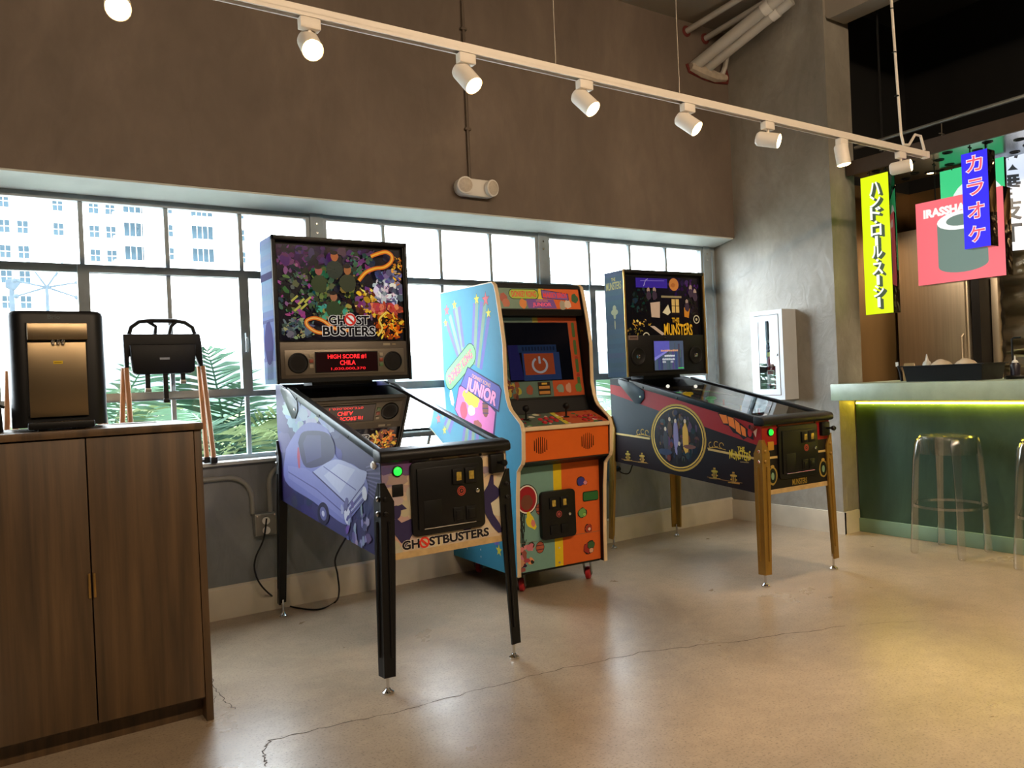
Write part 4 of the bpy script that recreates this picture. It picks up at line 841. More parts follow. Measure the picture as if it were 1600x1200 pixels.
def gb_head(a, w, h):
    a.rect(-w, w, 0, h, (22, 18, 26)); X = lambda u: -w+2*w*u; Z = lambda v: h*(1-v)
    def cloud(u, v, ru, rv, n, cols, lo=.006, hi=.03, el=2.2):
        for k in range(n):
            t, r = random.uniform(0, 2*pi), random.random()**.5; rr = random.uniform(lo, hi); a.ell(X(u+ru*r*cos(t)), Z(v+rv*r*sin(t)), rr, rr/random.uniform(1, el), jit(cols[random.randrange(len(cols))], 16), random.uniform(0, pi), 9, .25)
    cloud(.14, .12, .2, .16, 99, [(84, 38, 84), (58, 26, 62), (34, 18, 40), (110, 56, 96)])
    cloud(.5, .08, .4, .1, 72, [(46, 32, 60), (30, 22, 40), (74, 44, 84)])
    cloud(.13, .5, .14, .3, 126, [(30, 40, 34), (62, 84, 64), (24, 28, 28), (150, 74, 130), (96, 110, 80)], .005, .02)
    cloud(.33, .5, .13, .28, 144, [(46, 60, 44), (74, 86, 58), (26, 34, 30), (104, 112, 66), (40, 90, 80)], .005, .022)
    cloud(.55, .42, .12, .2, 108, [(26, 26, 28), (40, 44, 34), (18, 16, 20), (130, 120, 50)], .005, .02)
    cloud(.65, .17, .12, .12, 64, [(60, 100, 74), (36, 60, 50), (120, 60, 110)], .005, .018)
    cloud(.42, .68, .14, .1, 79, [(70, 160, 130), (60, 74, 44), (150, 150, 80), (40, 50, 34)], .005, .018)
    cloud(.70, .60, .1, .16, 108, [(240, 190, 50), (200, 130, 24), (250, 220, 110), (90, 50, 20), (120, 60, 110)], .005, .022)
    cloud(.88, .46, .12, .16, 144, [(206, 200, 212), (150, 144, 170), (236, 232, 238), (96, 90, 120), (60, 52, 80)], .006, .024)
    cloud(.88, .30, .12, .06, 54, [(80, 78, 130), (58, 56, 100), (116, 112, 160)], .006, .02)
    cloud(.85, .66, .14, .06, 72, [(196, 70, 60), (160, 50, 40), (230, 130, 90)], .005, .02)
    cloud(.87, .85, .13, .14, 162, [(230, 120, 20), (120, 50, 14), (252, 196, 60), (40, 18, 10), (170, 76, 16)], .004, .018, 4)
    cloud(.95, .22, .05, .18, 64, [(240, 180, 50), (200, 110, 24), (40, 24, 16)], .003, .012, 4)
    cloud(.12, .88, .14, .1, 108, [(64, 74, 82), (98, 110, 110), (150, 154, 110), (36, 40, 46)], .005, .02, 4)
    for u, v, r in ((.43, .11, .026), (.30, .27, .024), (.53, .25, .026), (.41, .54, .024)): a.ell(X(u), Z(v+.14), r*1.7, r*1.8, jit((58, 66, 46), 10), 0, 16, .06); a.ell(X(u), Z(v), r*.75, r*.95, jit((170, 104, 70), 16), 0, 16, .04); a.ell(X(u)-.003, Z(v)+r*.72, r*.78, r*.42, (36, 28, 26), 0, 14, .03)
    for u, v in ((.08, .60), (.13, .63), (.18, .61), (.10, .70), (.15, .68)): a.stroke([(X(u), Z(v)), (X(u+.05), Z(v-.06))], .010, (186, 180, 80))
    sm = lambda P: [(p.x, p.y) for p in smooth_path([(u, v, 0) for u, v in P], 6)]
    S = lambda pts, w_, c1, c2: (a.stroke([(X(u), Z(v)) for u, v in sm(pts)], w_, c1), a.stroke([(X(u), Z(v)) for u, v in sm(pts)], w_*.4, c2))
    S([(.62, .36), (.68, .27), (.76, .22), (.84, .20), (.90, .14), (.91, .07), (.86, .03), (.78, .06), (.73, .09)], .020, (226, 110, 24), (250, 190, 60))
    S([(.36, .93), (.27, .92), (.20, .86), (.19, .80), (.25, .77), (.32, .80), (.38, .86), (.44, .89), (.52, .9)], .018, (222, 112, 30), (246, 186, 96))
    S([(.76, .96), (.80, .88), (.78, .78), (.84, .70)], .012, (220, 170, 40), (250, 226, 120))
    for bd, col in ((.075, (236, 230, 222)), (.035, (16, 12, 16))):
        a.text('GH', X(.365), X(.49), Z(.835), Z(.745), col, bd); a.text('ST', X(.585), X(.69), Z(.835), Z(.745), col, bd); a.text('BUSTERS', X(.315), X(.735), Z(.955), Z(.86), col, bd)
    a.ell(X(.535), Z(.785), .03, .034, (244, 236, 228)); a.band(X(.535), Z(.785), .021, .031, (216, 56, 46)); a.stroke([(X(.535)-.02, Z(.785)+.018), (X(.535)+.02, Z(.785)-.018)], .011, (216, 56, 46))
def gb_headside(a, sx, y0, y1, z0, z1):
    a.rect(*sorted((sx*y0, sx*y1)), z0, z1, (70, 82, 106)); m = sx*(y0+y1)/2
    for k in range(26): a.rect(*sorted((sx*(y0+.003), sx*(y1-.003))), z0+(z1-z0)*k/26, z0+(z1-z0)*(k+1)/26, jit((104, 120, 144) if k > 12 or k < 4 else (88, 96, 134), 5))
    a.rect(*sorted((sx*y0, sx*y1)), z0+.50, z0+.535, (44, 40, 76)); a.rect(*sorted((sx*y0, sx*y1)), z0+.295, z0+.31, (72, 74, 110))
    a.ell(m, z0+.20, .07, .105, (48, 42, 90), 0, 20, .05)
    for k in range(5): a.stroke([(m-sx*.0+(.02*k-.04), z0+.02), (m+(.02*k-.04)+.012, z0+.16)], .006, (34, 34, 56))
def gb_panel(t, bw, Y0, z0, z1):
    pn = G().box(-bw+.021, bw-.021, Y0-.004, Y0+.03, z0+.02, z1+.004).build('speaker_panel', mat('warm_grey_panel', (88, 80, 70), .4, .3, var=.08), t, bevel=.004)
    zc = z0+.02+(z1-z0-.02)*.43; G().box(-bw+.04, bw-.04, Y0-.008, Y0-.003, zc-.058, zc+.064).build('bezel', mat('grey_bezel', (112, 104, 92), .35, .4), pn, bevel=.004)
    for sx in (-1, 1):
        sp = G().lathe((sx*.248, Y0-.008, zc), [(.050, 0), (.050, .004), (.045, .006), (.044, .002)], (0, -1, 0), 28).build('speaker_grille', M_BLKP, pn)
        G().lathe((sx*.248, Y0-.009, zc), [(.044, 0), (.02, .003), (.012, .004)], (0, -1, 0), 24).build('speaker_cone', mat('speaker_cloth', (20, 17, 15), .9, var=.3, scale=150), sp)
        for k, c in enumerate(((150, 140, 120), (130, 60, 44), (150, 140, 120) if sx < 0 else (80, 110, 70))): G().box(sx*.183-.010, sx*.183+.010, Y0-.012, Y0-.007, zc+.026-.026*k, zc+.044-.026*k).build('indicator', mat('ind_%d%d' % (k, sx), c, .4), pn, bevel=.002)
    dm = G().box(-.165, .165, Y0-.011, Y0-.006, zc-.050, zc+.052).build('dot_matrix_display', M_BLKP, pn, bevel=.002)
    a = Art((0, Y0-.0113, zc), (1, 0, 0), (0, 0, 1), (0, -1, 0)); a.rect(-.160, .160, -.046, .048, (12, 0, 1)); red = (250, 36, 40)
    a.text('HIGH SCORE #1', -.10, .10, .016, .038, red, .02); a.text('CHILA', -.038, .042, -.014, .008, red, .02); a.text('1,030,000,370', -.085, .095, -.040, -.026, (190, 24, 30), .01)
    a.build('display_text', M_DISPLAY, dm)
    a = Art((0, Y0-.0045, z1-.012), (1, 0, 0), (0, 0, 1), (0, -1, 0)); a.rect(.20, .238, -.006, .006, (150, 140, 120)); a.rect(.25, .27, -.004, .004, (140, 126, 100)); a.build('badge', M_PRINT, pn)
M_GBODY = mat('indigo_cabinet_paint', (52, 50, 96), .35)
pinball('pinball_machine', 'indigo pinball machine with black legs and GHOST BUSTERS backglass', (1.472, 2.705, 0), 0, .887, 1.178, .498, .597, 1.183, 1.885, M_BLK, M_RAILM, gb_side, gb_front, gb_head, gb_panel, M_GBODY, M_BLK, M_BLK, gb_headside, [(26, 22, 26), (70, 44, 30), (150, 110, 40), (60, 80, 40), (130, 40, 34)])

# ---------------------------------------------------------------- second machine
GOLD = (178, 142, 60)
def mu_side(a, sx):
    q = lambda pts: [(sx*y, z) for y, z in pts]
    a.rect(-1.3, 1.3, .4, 1.25, (28, 16, 19)); a.poly(q([(1.25, 1.15), (1.25, .78), (.78, .74), (.6, .9), (.8, 1.05)]), (44, 52, 58))
    a.poly(q([(1.25, 1.09), (1.25, 1.035), (.79, .925), (.015, .745), (.0, .745), (.0, .87), (1.15, 1.13)]), (150, 30, 34)); a.poly(q([(1.25, 1.14), (1.25, 1.095), (1.0, 1.06), (.9, 1.08), (1.1, 1.14)]), (30, 32, 36))
    a.stroke(q([(1.25, .772), (.88, .749)]), .012, (200, 172, 110)); a.stroke(q([(.388, .709), (.0, .672)]), .012, (200, 172, 110))
    C = (sx*.632, .765); a.ell(*C, .236, .203, (24, 18, 20), n=48)
    a.band(*C, .190, .202, GOLD, 1.16); a.band(*C, .176, .184, (206, 170, 80), 1.16); a.ell(*C, .203, .175, (30, 22, 26), n=48)
    cols = [(50, 34, 38), (70, 62, 74), (40, 46, 60), (96, 60, 40), (34, 26, 30)]
    for k in range(120):
        tt, r = random.uniform(0, 2*pi), random.random()**.5*.88; a.ell(C[0]+.20*r*cos(tt), C[1]+.17*r*sin(tt), random.uniform(.006, .02), random.uniform(.008, .03), jit(cols[k % 5], 14), 0, 9, .2)
    for dy, dz, ry, rz_, c in ((-.10, -.02, .022, .06, (60, 60, 66)), (-.06, .05, .02, .05, (84, 62, 48)), (-.01, .0, .022, .10, (130, 120, 156)), (.07, .0, .026, .09, (206, 160, 66)), (.015, -.08, .02, .045, (40, 40, 48)), (.10, -.05, .05, .014, (110, 70, 60)), (-.11, -.09, .06, .02, (50, 60, 84))): a.ell(C[0]-dy*(-1), C[1]+dz, ry, rz_, c, 0, 18, .08)
    for dy, dz in ((-.10, .05), (-.06, .11), (-.01, .10), (.07, .10), (.015, -.035)): a.ell(C[0]+dy, C[1]+dz, .010, .013, (200, 176, 150))
    # orange web wing
    a.poly(q([(.30, .918), (.20, .905), (.15, .87), (.13, .86), (.10, .84), (.05, .81), (.05, .775), (.09, .79), (.12, .775), (.15, .80), (.19, .81), (.22, .845), (.26, .855)]), (24, 16, 16))
    for P in ([(.29, .912), (.235, .905), (.225, .86), (.26, .86)], [(.228, .90), (.185, .89), (.175, .83), (.218, .85)], [(.178, .885), (.145, .862), (.135, .80), (.17, .82)], [(.138, .855), (.105, .835), (.10, .79), (.128, .80)]): a.poly(q(P), (222, 122, 40))
    a.ell(sx*.075, .815, .014, .024, (170, 30, 30)); a.ell(sx*.072, .845, .010, .012, (22, 20, 22)); a.poly(q([(.05, .82), (.022, .84), (.035, .79)]), (206, 170, 150))
    a.text('THE', *((sx*.165, sx*.115) if sx < 0 else (.10, .15)), .715, .735, (214, 190, 60), .03)
    s0, s1 = (sx*.225, sx*.075) if sx < 0 else (.075, .225)
    a.text('MUNSTERS', s0, s1, .665, .712, (214, 190, 60), .02, warp=lambda s, t_: (s, t_+.006*sin((s-s0)*90)))
    a.rect(*sorted((sx*.15, sx*.09)), .650, .655, (150, 130, 90))
    for y, z in ((1.094, .622), (.955, .618), (.341, .568), (.201, .555)):
        for dy, dz, w_, h_ in ((0, 0, .014, .032), (0, .018, .024, .006), (0, -.004, .024, .005), (-.022, -.022, .02, .004), (.022, -.022, .02, .004), (0, .034, .008, .006)): a.rect(sx*y+dy-w_, sx*y+dy+w_, z+dz-h_*.8, z+dz+h_*.8, jit(GOLD, 12))
        for dy in (-.006, .006): a.rect(sx*y+dy-.003, sx*y+dy+.003, z-.016, z+.012, (44, 30, 22))
    for y0, y1, z in ((1.16, .90, .605), (.40, .14, .55)): a.stroke(q([(y0, z), ((y0+y1)/2, z-.008), (y1, z-.012)]), .004, (140, 104, 60))
    for y, z in ((.94, .785), (.32, .735)):
        for k in range(3): a.band(sx*(y+.04*(k-1)), z+.006*(k % 2), .013, .018, GOLD, 1, 40*k, 280+30*k, 18)
        a.stroke(q([(y+.07, z-.02), (y, z-.012), (y-.07, z-.022)]), .004, GOLD)
def mu_front(a, zf):
    hw = .28; a.rect(-hw, hw, .4, zf, (26, 22, 22)); a.rect(-hw, hw, .745, zf, (150, 28, 30)); a.rect(-hw, hw, .672, .684, (200, 172, 110))
    for x in (-.205, .215):
        a.ell(x, .58, .036, .05, (150, 126, 60), 0, 20, .06); a.ell(x, .58, .027, .040, (22, 30, 26)); a.ell(x, .578, .012, .02, (120, 150, 120)); a.ell(x, .63, .014, .008, (170, 140, 70))
    a.text('MUNSTERS', -.05, .07, .515, .545, (150, 124, 50), .02)
def mu_head(a, w, h):
    X = lambda u: -w+2*w*u; Z = lambda v: h*(1-v); a.rect(-w, w, 0, h, (12, 11, 14))
    def cloud(u, v, ru, rv, n, cols, lo=.005, hi=.022, el=2.2):
        for k in range(n):
            t, r = random.uniform(0, 2*pi), random.random()**.5; rr = random.uniform(lo, hi); a.ell(X(u+ru*r*cos(t)), Z(v+rv*r*sin(t)), rr, rr/random.uniform(1, el), jit(cols[random.randrange(len(cols))], 10), random.uniform(0, pi), 9, .25)
    cloud(.75, .12, .25, .14, 50, [(50, 20, 74), (34, 14, 52), (64, 30, 84)]); cloud(.25, .35, .22, .18, 50, [(22, 40, 36), (34, 56, 50), (16, 22, 22)]); cloud(.9, .5, .1, .3, 40, [(30, 34, 34), (50, 48, 40), (18, 16, 16)])
    a.rect(X(.14), X(.56), Z(.16), Z(.02), (60, 40, 150)); a.stroke([(X(.24), Z(.14)), (X(.27), Z(.05)), (X(.30), Z(.03))], .004, (190, 180, 220)); a.stroke([(X(.2), Z(.06)), (X(.52), Z(.05))], .003, (140, 120, 200))
    a.ell(X(.65), Z(.1), .042, .042, (206, 128, 56)); a.ell(X(.64), Z(.11), .02, .015, (180, 104, 44), 0, 12, .2)
    # plain cluster of cream, gold and black shapes
    a.poly([(X(.32), Z(.38)), (X(.45), Z(.36)), (X(.44), Z(.60)), (X(.33), Z(.59))], (206, 172, 140)); a.rect(X(.47), X(.75), Z(.30), Z(.27), (150, 130, 90)); a.rect(X(.60), X(.72), Z(.55), Z(.30), (30, 24, 22))
    for u0, u1 in ((.61, .655), (.665, .71)): a.rect(X(u0), X(u1), Z(.52), Z(.32), (220, 176, 96))
    a.stroke([(X(.61), Z(.42)), (X(.71), Z(.42))], .004, (40, 30, 22)); a.poly([(X(.48), Z(.52)), (X(.56), Z(.40)), (X(.59), Z(.52)), (X(.55), Z(.56))], (226, 206, 160)); a.poly([(X(.78), Z(.44)), (X(.86), Z(.46)), (X(.84), Z(.60)), (X(.78), Z(.58))], (210, 130, 40))
    for u, v, r in ((.25, .88, .038), (.95, .62, .036)): a.ell(X(u), Z(v), r*1.25, r*1.25, (14, 12, 12)); a.band(X(u), Z(v), r*.62, r*.8, (206, 190, 150)); a.ell(X(u), Z(v), r*.25, r*.25, (190, 170, 130))
    cloud(.20, .68, .13, .06, 30, [(196, 140, 40), (240, 200, 100), (60, 40, 20)], .004, .014, 4); cloud(.1, .80, .1, .05, 20, [(150, 120, 40), (96, 80, 30)], .004, .012, 4); a.poly([(X(.30), Z(.72)), (X(.36), Z(.72)), (X(.5), Z(.84)), (X(.46), Z(.86))], (200, 170, 140))
    for u, v in ((.30, .20), (.38, .19), (.88, .14), (.94, .20), (.82, .36)): a.ell(X(u), Z(v), .013, .02, (170, 140, 120), 0, 12, .15); a.ell(X(u), Z(v+.08), .022, .03, (66, 50, 60), 0, 12, .15)
    cloud(.45, .92, .3, .04, 30, [(150, 110, 30), (80, 56, 20), (30, 20, 12)], .004, .012, 4)
    for bd, col in ((.07, (30, 16, 8)), (.02, (240, 176, 40))):
        a.text('THE', X(.60), X(.70), Z(.665), Z(.60), col, bd); a.text('MUNSTERS', X(.49), X(.88), Z(.86), Z(.69), col, bd, warp=lambda s, t_: (s, t_+.006*sin(s*70)))
def mu_headside(a, sx, y0, y1, z0, z1):
    a.rect(*sorted((sx*y0, sx*y1)), z0, z1, (72, 84, 94)); m = sx*(y0+y1)/2
    for k in range(22): a.rect(*sorted((sx*(y0+.004), sx*(y1-.004))), z0+(z1-z0)*k/22, z0+(z1-z0)*(k+1)/22, jit((70, 82, 92), 4))
    a.text('THE', m-.02, m+.02, z1-.06, z1-.04, (150, 140, 90), .03); a.text('MUNSTERS', m-.075, m+.075, z1-.115, z1-.068, (150, 140, 90), .02)
    for dz, w_, h_ in ((-.26, .035, .02), (-.235, .018, .02), (-.285, .012, .02), (-.34, .006, .03)): a.ell(m, z1+dz, w_, h_, (140, 138, 110))
def mu_panel(t, bw, Y0, z0, z1):
    pn = G().box(-bw+.021, bw-.021, Y0+.0, Y0+.03, z0+.02, z1+.075).build('speaker_panel', M_BLK, t, bevel=.003); zc = z0+.125
    for sx in (-1, 1):
        sp = G().lathe((sx*.252, Y0, zc), [(.060, 0), (.060, .005), (.052, .008), (.046, .004)], (0, -1, 0), 28).build('speaker_ring', M_BLKP, pn)
        G().lathe((sx*.252, Y0+.001, zc), [(.046, 0), (.03, .004), (.022, .003)], (0, -1, 0), 24).build('speaker_cone', mat('grey_speaker_cone', (56, 52, 48), .6), sp); G().lathe((sx*.252, Y0-.003, zc), [(.016, 0), (.012, .006), (.004, .008)], (0, -1, 0), 14).build('dust_cap', M_CHROME, sp)
    sc = G().box(-.125, .145, Y0-.004, Y0+.001, zc-.098, zc+.103).build('screen', M_BLKP, pn, bevel=.002)
    a = Art((0, Y0-.0043, zc), (1, 0, 0), (0, 0, 1), (0, -1, 0)); a.rect(-.118, .138, -.092, .097, (64, 74, 92))
    for k in range(18): x = random.uniform(-.11, .1); a.rect(x, x+random.uniform(.008, .03), -.09, random.uniform(-.02, .095), jit((56, 66, 86), 16))
    a.poly([(-.118, -.01), (-.118, .097), (.015, .097), (.015, .045)], (78, 76, 150)); a.poly([(-.118, -.03), (-.118, -.01), (.015, .045), (.015, .035)], (110, 108, 176))
    for z, x0, x1, c in ((.028, -.06, .09, (196, 140, 96)), (-.006, -.03, .06, (196, 200, 204)), (-.028, -.05, .06, (180, 184, 190)), (-.046, -.05, -.02, (160, 164, 170)), (-.046, .02, .045, (160, 164, 170))):
        n = int((x1-x0)/.008)
        for k in range(n): a.rect(x0+(x1-x0)*k/n, x0+(x1-x0)*(k+.72)/n, z, z+random.uniform(.009, .013), c)
    a.rect(.085, .135, -.086, -.079, (60, 170, 80)); a.build('screen_picture', print_mat('screen_print', .25, .9, base=.2, spec=.3), sc)
    a = Art((-.285, Y0-.0004, z1+.06), (1, 0, 0), (0, 0, 1), (0, -1, 0)); a.rect(-.04, .04, -.014, .014, (120, 104, 96)); a.rect(-.03, .03, -.004, .004, (70, 50, 50)); a.build('badge', M_PRINT, pn)
    G().lathe((-.02, Y0, z1+.055), [(.006, 0), (.006, .006)], (0, -1, 0), 10).build('latch', M_CHROME, pn)
M_GOLDLEG = mat('gold_powder_coat', (150, 116, 52), .38, .45, var=.08, scale=20)
M_MBODY = mat('black_cabinet_paint', (24, 18, 20), .35)
pinball('pinball_machine', 'black and red pinball machine with gold legs and THE MUNSTERS backglass', (3.652, 2.705, 0), radians(-2.06), .875, 1.132, .487, .585, 1.142, 1.818, M_GOLDLEG, M_BLK, mu_side, mu_front, mu_head, mu_panel, M_MBODY, M_BLK, mat('gold_edge_trim', (186, 150, 84), .3, .7), mu_headside, [(20, 18, 20), (90, 60, 30), (40, 60, 40), (120, 30, 30), (60, 50, 60)])
# ================================================================== arcade cabinet
ar = thing('arcade_cabinet', 'sky blue upright arcade cabinet with DONKEY KONG JUNIOR lettering on red casters', 'arcade cabinet', (2.5206, 3.3458, 0), radians(-3))
AW = .29
M_ABLUE = mat('sky_blue_laminate', (60, 134, 162), .6, var=.05, scale=3, spec=.15)
M_TMOLD = mat('cream_edge_trim', (214, 190, 152), .45)
M_ORANGE = mat('orange_laminate', (206, 92, 24), .38, var=.05)
AP = [(.024, .126), (.020, .30), (.004, .55), (-.014, .679), (-.034, .700), (-.060, .722), (-.070, .745), (-.079, .886), (-.074, .905), (-.063, .926), (.030, .992), (.049, 1.016), (.066, 1.055), (.080, 1.12), (.077, 1.338), (.100, 1.47), (.129, 1.613), (.145, 1.660), (.168, 1.677), (.80, 1.692), (.80, 1.2), (.775, .8), (.770, .115)]
for sx in (-1, 1):
    sp = G().prism(AP, 'x', sx*AW, sx*(AW-.018)).build('side_panel', M_ABLUE, ar, smooth=False)
    path = [(sx*(AW-.009), y, z) for y, z in AP[:20]]
    g = G(); n = 19
    for i in range(len(path)-1):
        a, b = Vector(path[i]), Vector(path[i+1]); d = (b-a).normalized(); nn = Vector((0, -d.z, d.y)); e = d*.002
        g.add([a-e+Vector((s*.0105, 0, 0))+nn*k for s in (-1, 1) for k in (0, .005)]+[b+e+Vector((s*.0105, 0, 0))+nn*k for s in (-1, 1) for k in (0, .005)], [(0, 1, 3, 2), (4, 6, 7, 5), (1, 5, 7, 3), (0, 4, 5, 1), (2, 3, 7, 6), (0, 2, 6, 4)])
    g.build('edge_trim', M_TMOLD, sp, smooth=False)
    a = Art((sx*(AW+.0004), 0, 0), (0, sx, 0), (0, 0, 1), (sx, 0, 0)); k_ = .975
    q = lambda pts: [(sx*y*k_, z*k_+.0288) for y, z in pts]
    if sx < 0:
        a.poly([(sx*y, z) for y, z in AP], (60, 134, 162)); pu, ol, ye, re_ = (106, 104, 172), (122, 150, 128), (214, 206, 70), (206, 92, 100)
        for (y0, z0), (y1, z1), c in (((.75, 1.52), (.615, 1.31), pu), ((.70, 1.56), (.59, 1.32), ol), ((.64, 1.59), (.565, 1.33), pu), ((.615, 1.60), (.55, 1.34), ol), ((.575, 1.60), (.535, 1.36), pu), ((.375, 1.60), (.43, 1.30), pu), ((.345, 1.61), (.41, 1.25), ol), ((.29, 1.60), (.385, 1.24), pu), ((.25, 1.59), (.365, 1.23), ol), ((.215, 1.51), (.335, 1.22), pu)): a.stroke(q([(y0, z0), (y1, z1)]), [.036, .030], c)
        for y, z, r, c in ((.739, 1.595, .034, re_), (.632, 1.617, .030, ye), (.349, 1.619, .032, ye), (.243, 1.607, .040, re_), (.218, 1.528, .030, ye), (.762, 1.52, .026, ye)): p = q([(y, z)])[0]; a.star(p[0], p[1], r*1.15, (40, 60, 70)); a.star(p[0], p[1], r, c)
        # pink panel with plain shapes
        a.poly(q([(.62, 1.13), (.69, .99), (.60, .90), (.21, .84), (.17, .99), (.50, 1.18)]), (60, 56, 96)); a.poly(q([(.615, 1.12), (.68, .99), (.59, .91), (.225, .86), (.19, .98), (.5, 1.16)]), (206, 112, 166))
        p = q([(.47, 1.055)])[0]; a.ell(p[0], p[1], .10, .045, (222, 206, 70), -.3, 22, .12); p = q([(.57, .985)])[0]; a.ell(p[0], p[1], .045, .05, (206, 76, 96), 0, 18, .08); p = q([(.47, .985)])[0]; a.ell(p[0], p[1], .045, .03, (226, 206, 190), 0, 16, .1)
        p = q([(.30, 1.00)])[0]; a.ell(p[0], p[1], .035, .05, (128, 78, 66)); [a.rect(p[0]-.034, p[0]+.034, p[1]+dz, p[1]+dz+.006, (70, 50, 90)) for dz in (-.03, -.004, .022)]
        p = q([(.40, .90)])[0]; a.ell(p[0], p[1], .05, .03, (150, 84, 76), -.2, 16, .1); p = q([(.72, 1.06)])[0]; a.ell(p[0], p[1], .022, .05, (226, 232, 232), .3, 16, .15)
        # green name plaque
        c0, c1 = q([(.735, 1.175), (.455, 1.31)])
        d = Vector((c1[0]-c0[0], c1[1]-c0[1])).normalized(); nrm = Vector((-d.y, d.x))
        def pill(r, col):
            P = []
            for cc, base in ((c1, 0), (c0, pi)):
                for i in range(9): t_ = base-pi/2+pi*i/8; P.append((cc[0]+d.x*r*cos(t_)+nrm.x*r*sin(t_), cc[1]+d.y*r*cos(t_)+nrm.y*r*sin(t_)))
            a.poly(P, col)
        pill(.066, (30, 50, 50)); pill(.060, (118, 206, 120)); LL = hypot(c1[0]-c0[0], c1[1]-c0[1])
        for bd, col in ((.07, (90, 40, 60)), (.035, (226, 110, 130))): a.text('DONKEY KONG', -.015, LL+.02, -.026, .026, col, bd, warp=lambda s, t_: (c0[0]+d.x*s+nrm.x*t_, c0[1]+d.y*s+nrm.y*t_))
        # purple plaque
        J = q([(.49, 1.235), (.135, 1.12), (.115, 1.10), (.155, .99), (.59, 1.135)]); a.poly([(x, z) for x, z in q([(.495, 1.243), (.13, 1.128), (.105, 1.10), (.148, .978), (.60, 1.133)])], (34, 34, 66)); a.poly(J, (92, 88, 160))
        o_, u_, v_ = Vector(q([(.535, 1.095)])[0]), Vector(q([(.20, .995)])[0])-Vector(q([(.535, 1.095)])[0]), Vector(q([(.49, 1.185)])[0])-Vector(q([(.535, 1.095)])[0])
        for bd, col in ((.08, (70, 40, 90)), (.045, (232, 150, 190))): a.text('JUNIOR', 0, 1, 0, .95, col, bd, warp=lambda s, t_: tuple(o_+u_*s+v_*t_))
        a.text('DONKEY KONG', .12, .75, 1.06, 1.28, (214, 150, 120), .02, warp=lambda s, t_: tuple(o_+u_*s+v_*t_))
        a.stroke(q([(.25, .37), (.235, .24)]), .05, pu); p = q([(.214, .212)])[0]; a.star(p[0], p[1], .034, ye)
        for y, z in ((.60, .84), (.38, .78), (.75, .75)): p = q([(y, z)])[0]; a.star(p[0], p[1], .024, ye)
        for y, z in ((.43, .181), (.43, .14), (.60, .16)): p = q([(y, z)])[0]; a.ell(p[0], p[1], .006, .006, (170, 190, 196), n=10)
    else: continue
    a.build('side_art', print_mat('side_vinyl_print', .6, spec=.15), sp)
iw = AW-.019
for sx in (-1, 1): G().prism([(y+.004 if i < 19 else y-.004, z) for i, (y, z) in enumerate(AP)], 'x', sx*(AW-.0182), sx*(AW-.0195)).build('inner_lining', M_BLKP, ar, smooth=False)
iw = AW-.0197
G().box(-iw, iw, .165, .80, 1.66, 1.676).build('top_panel', M_BLK, ar, smooth=False)
G().box(-iw, iw, .755, .772, .13, 1.66).build('back_panel', M_BLK, ar, smooth=False)
G().box(-iw, iw, .06, .76, .122, .14).build('base_panel', M_BLK, ar, smooth=False)
# lower front, striped
fp = G().prism([(.052, .135), (.034, .69), (.046, .69), (.064, .135)], 'x', -iw, iw).build('front_panel', M_BLK, ar, smooth=False)
V = Vector((0, -.018, .555)); a = Art((0, .0516, .135), (1, 0, 0), (0, V.y/.555, 1), (0, -1, 0), clip=[(-iw, 0), (iw, 0), (iw, .556), (-iw, .556)])
a.rect(-iw, iw, 0, .556, (112, 150, 140)); a.rect(-.035, .018, 0, .556, (214, 186, 36)); a.rect(.018, iw, 0, .556, (206, 96, 40))
for k in range(26): a.stroke([(-iw+random.uniform(0, .05), random.uniform(.0, .4)), (-iw+random.uniform(0, .06), random.uniform(.0, .4))], .005, (38, 44, 44))
a.ell(-.205, .385, .070, .080, (34, 34, 34)); a.ell(-.205, .385, .065, .075, (226, 216, 204)); a.ell(-.205, .385, .058, .068, (146, 34, 40)); a.ell(-.205, .37, .036, .040, (110, 66, 50), 0, 18, .06)
for x, z in ((-.125, .325), (-.13, .12)): a.ell(x, z, .027, .032, (60, 34, 30)); a.ell(x, z, .024, .029, (166, 90, 66)); [a.rect(x-.023, x+.023, z+dz, z+dz+.005, (88, 46, 56)) for dz in (-.014, .008)]
a.ell(-.185, .27, .030, .045, (216, 196, 50), .3, 14, .3); a.ell(-.17, .255, .012, .02, (206, 120, 110), 0, 12, .2)
for k in range(26): a.ell(random.uniform(-.262, -.18), random.uniform(.0, .15), random.uniform(.01, .024), random.uniform(.01, .022), jit(((196, 120, 130), (150, 80, 70), (40, 40, 44), (206, 150, 100))[k % 4], 12), 0, 10, .25)
a.rrect(.155, .262, .33, .385, .012, (26, 40, 26)); a.rrect(.160, .262, .335, .380, .010, (50, 104, 54))
for x, z, c, r in ((.145, .445, (60, 56, 130), .028), (.175, .435, (206, 130, 140), .014), (.15, .27, (100, 150, 80), .030), (.165, .26, (140, 180, 90), .012), (.19, .18, (156, 60, 44), .026), (.195, .175, (226, 200, 180), .010), (.185, .07, (150, 50, 44), .034), (.205, .085, (66, 96, 60), .026), (.205, .055, (210, 160, 130), .016)): a.ell(x, z, r, r*.95, (40, 34, 34), 0, 16, .12); a.ell(x, z, r*.88, r*.84, c, 0, 16, .12)
a.rect(-iw, iw, .155, .157, (120, 110, 90)); a.build('front_art', MATS['side_vinyl_print'], fp)
for z in (.10, .02): G().lathe((-.008, .05, .135+z), [(.007, 0), (.005, .004)], (0, -1, 0), 10).build('bolt', M_CHROME, fp)
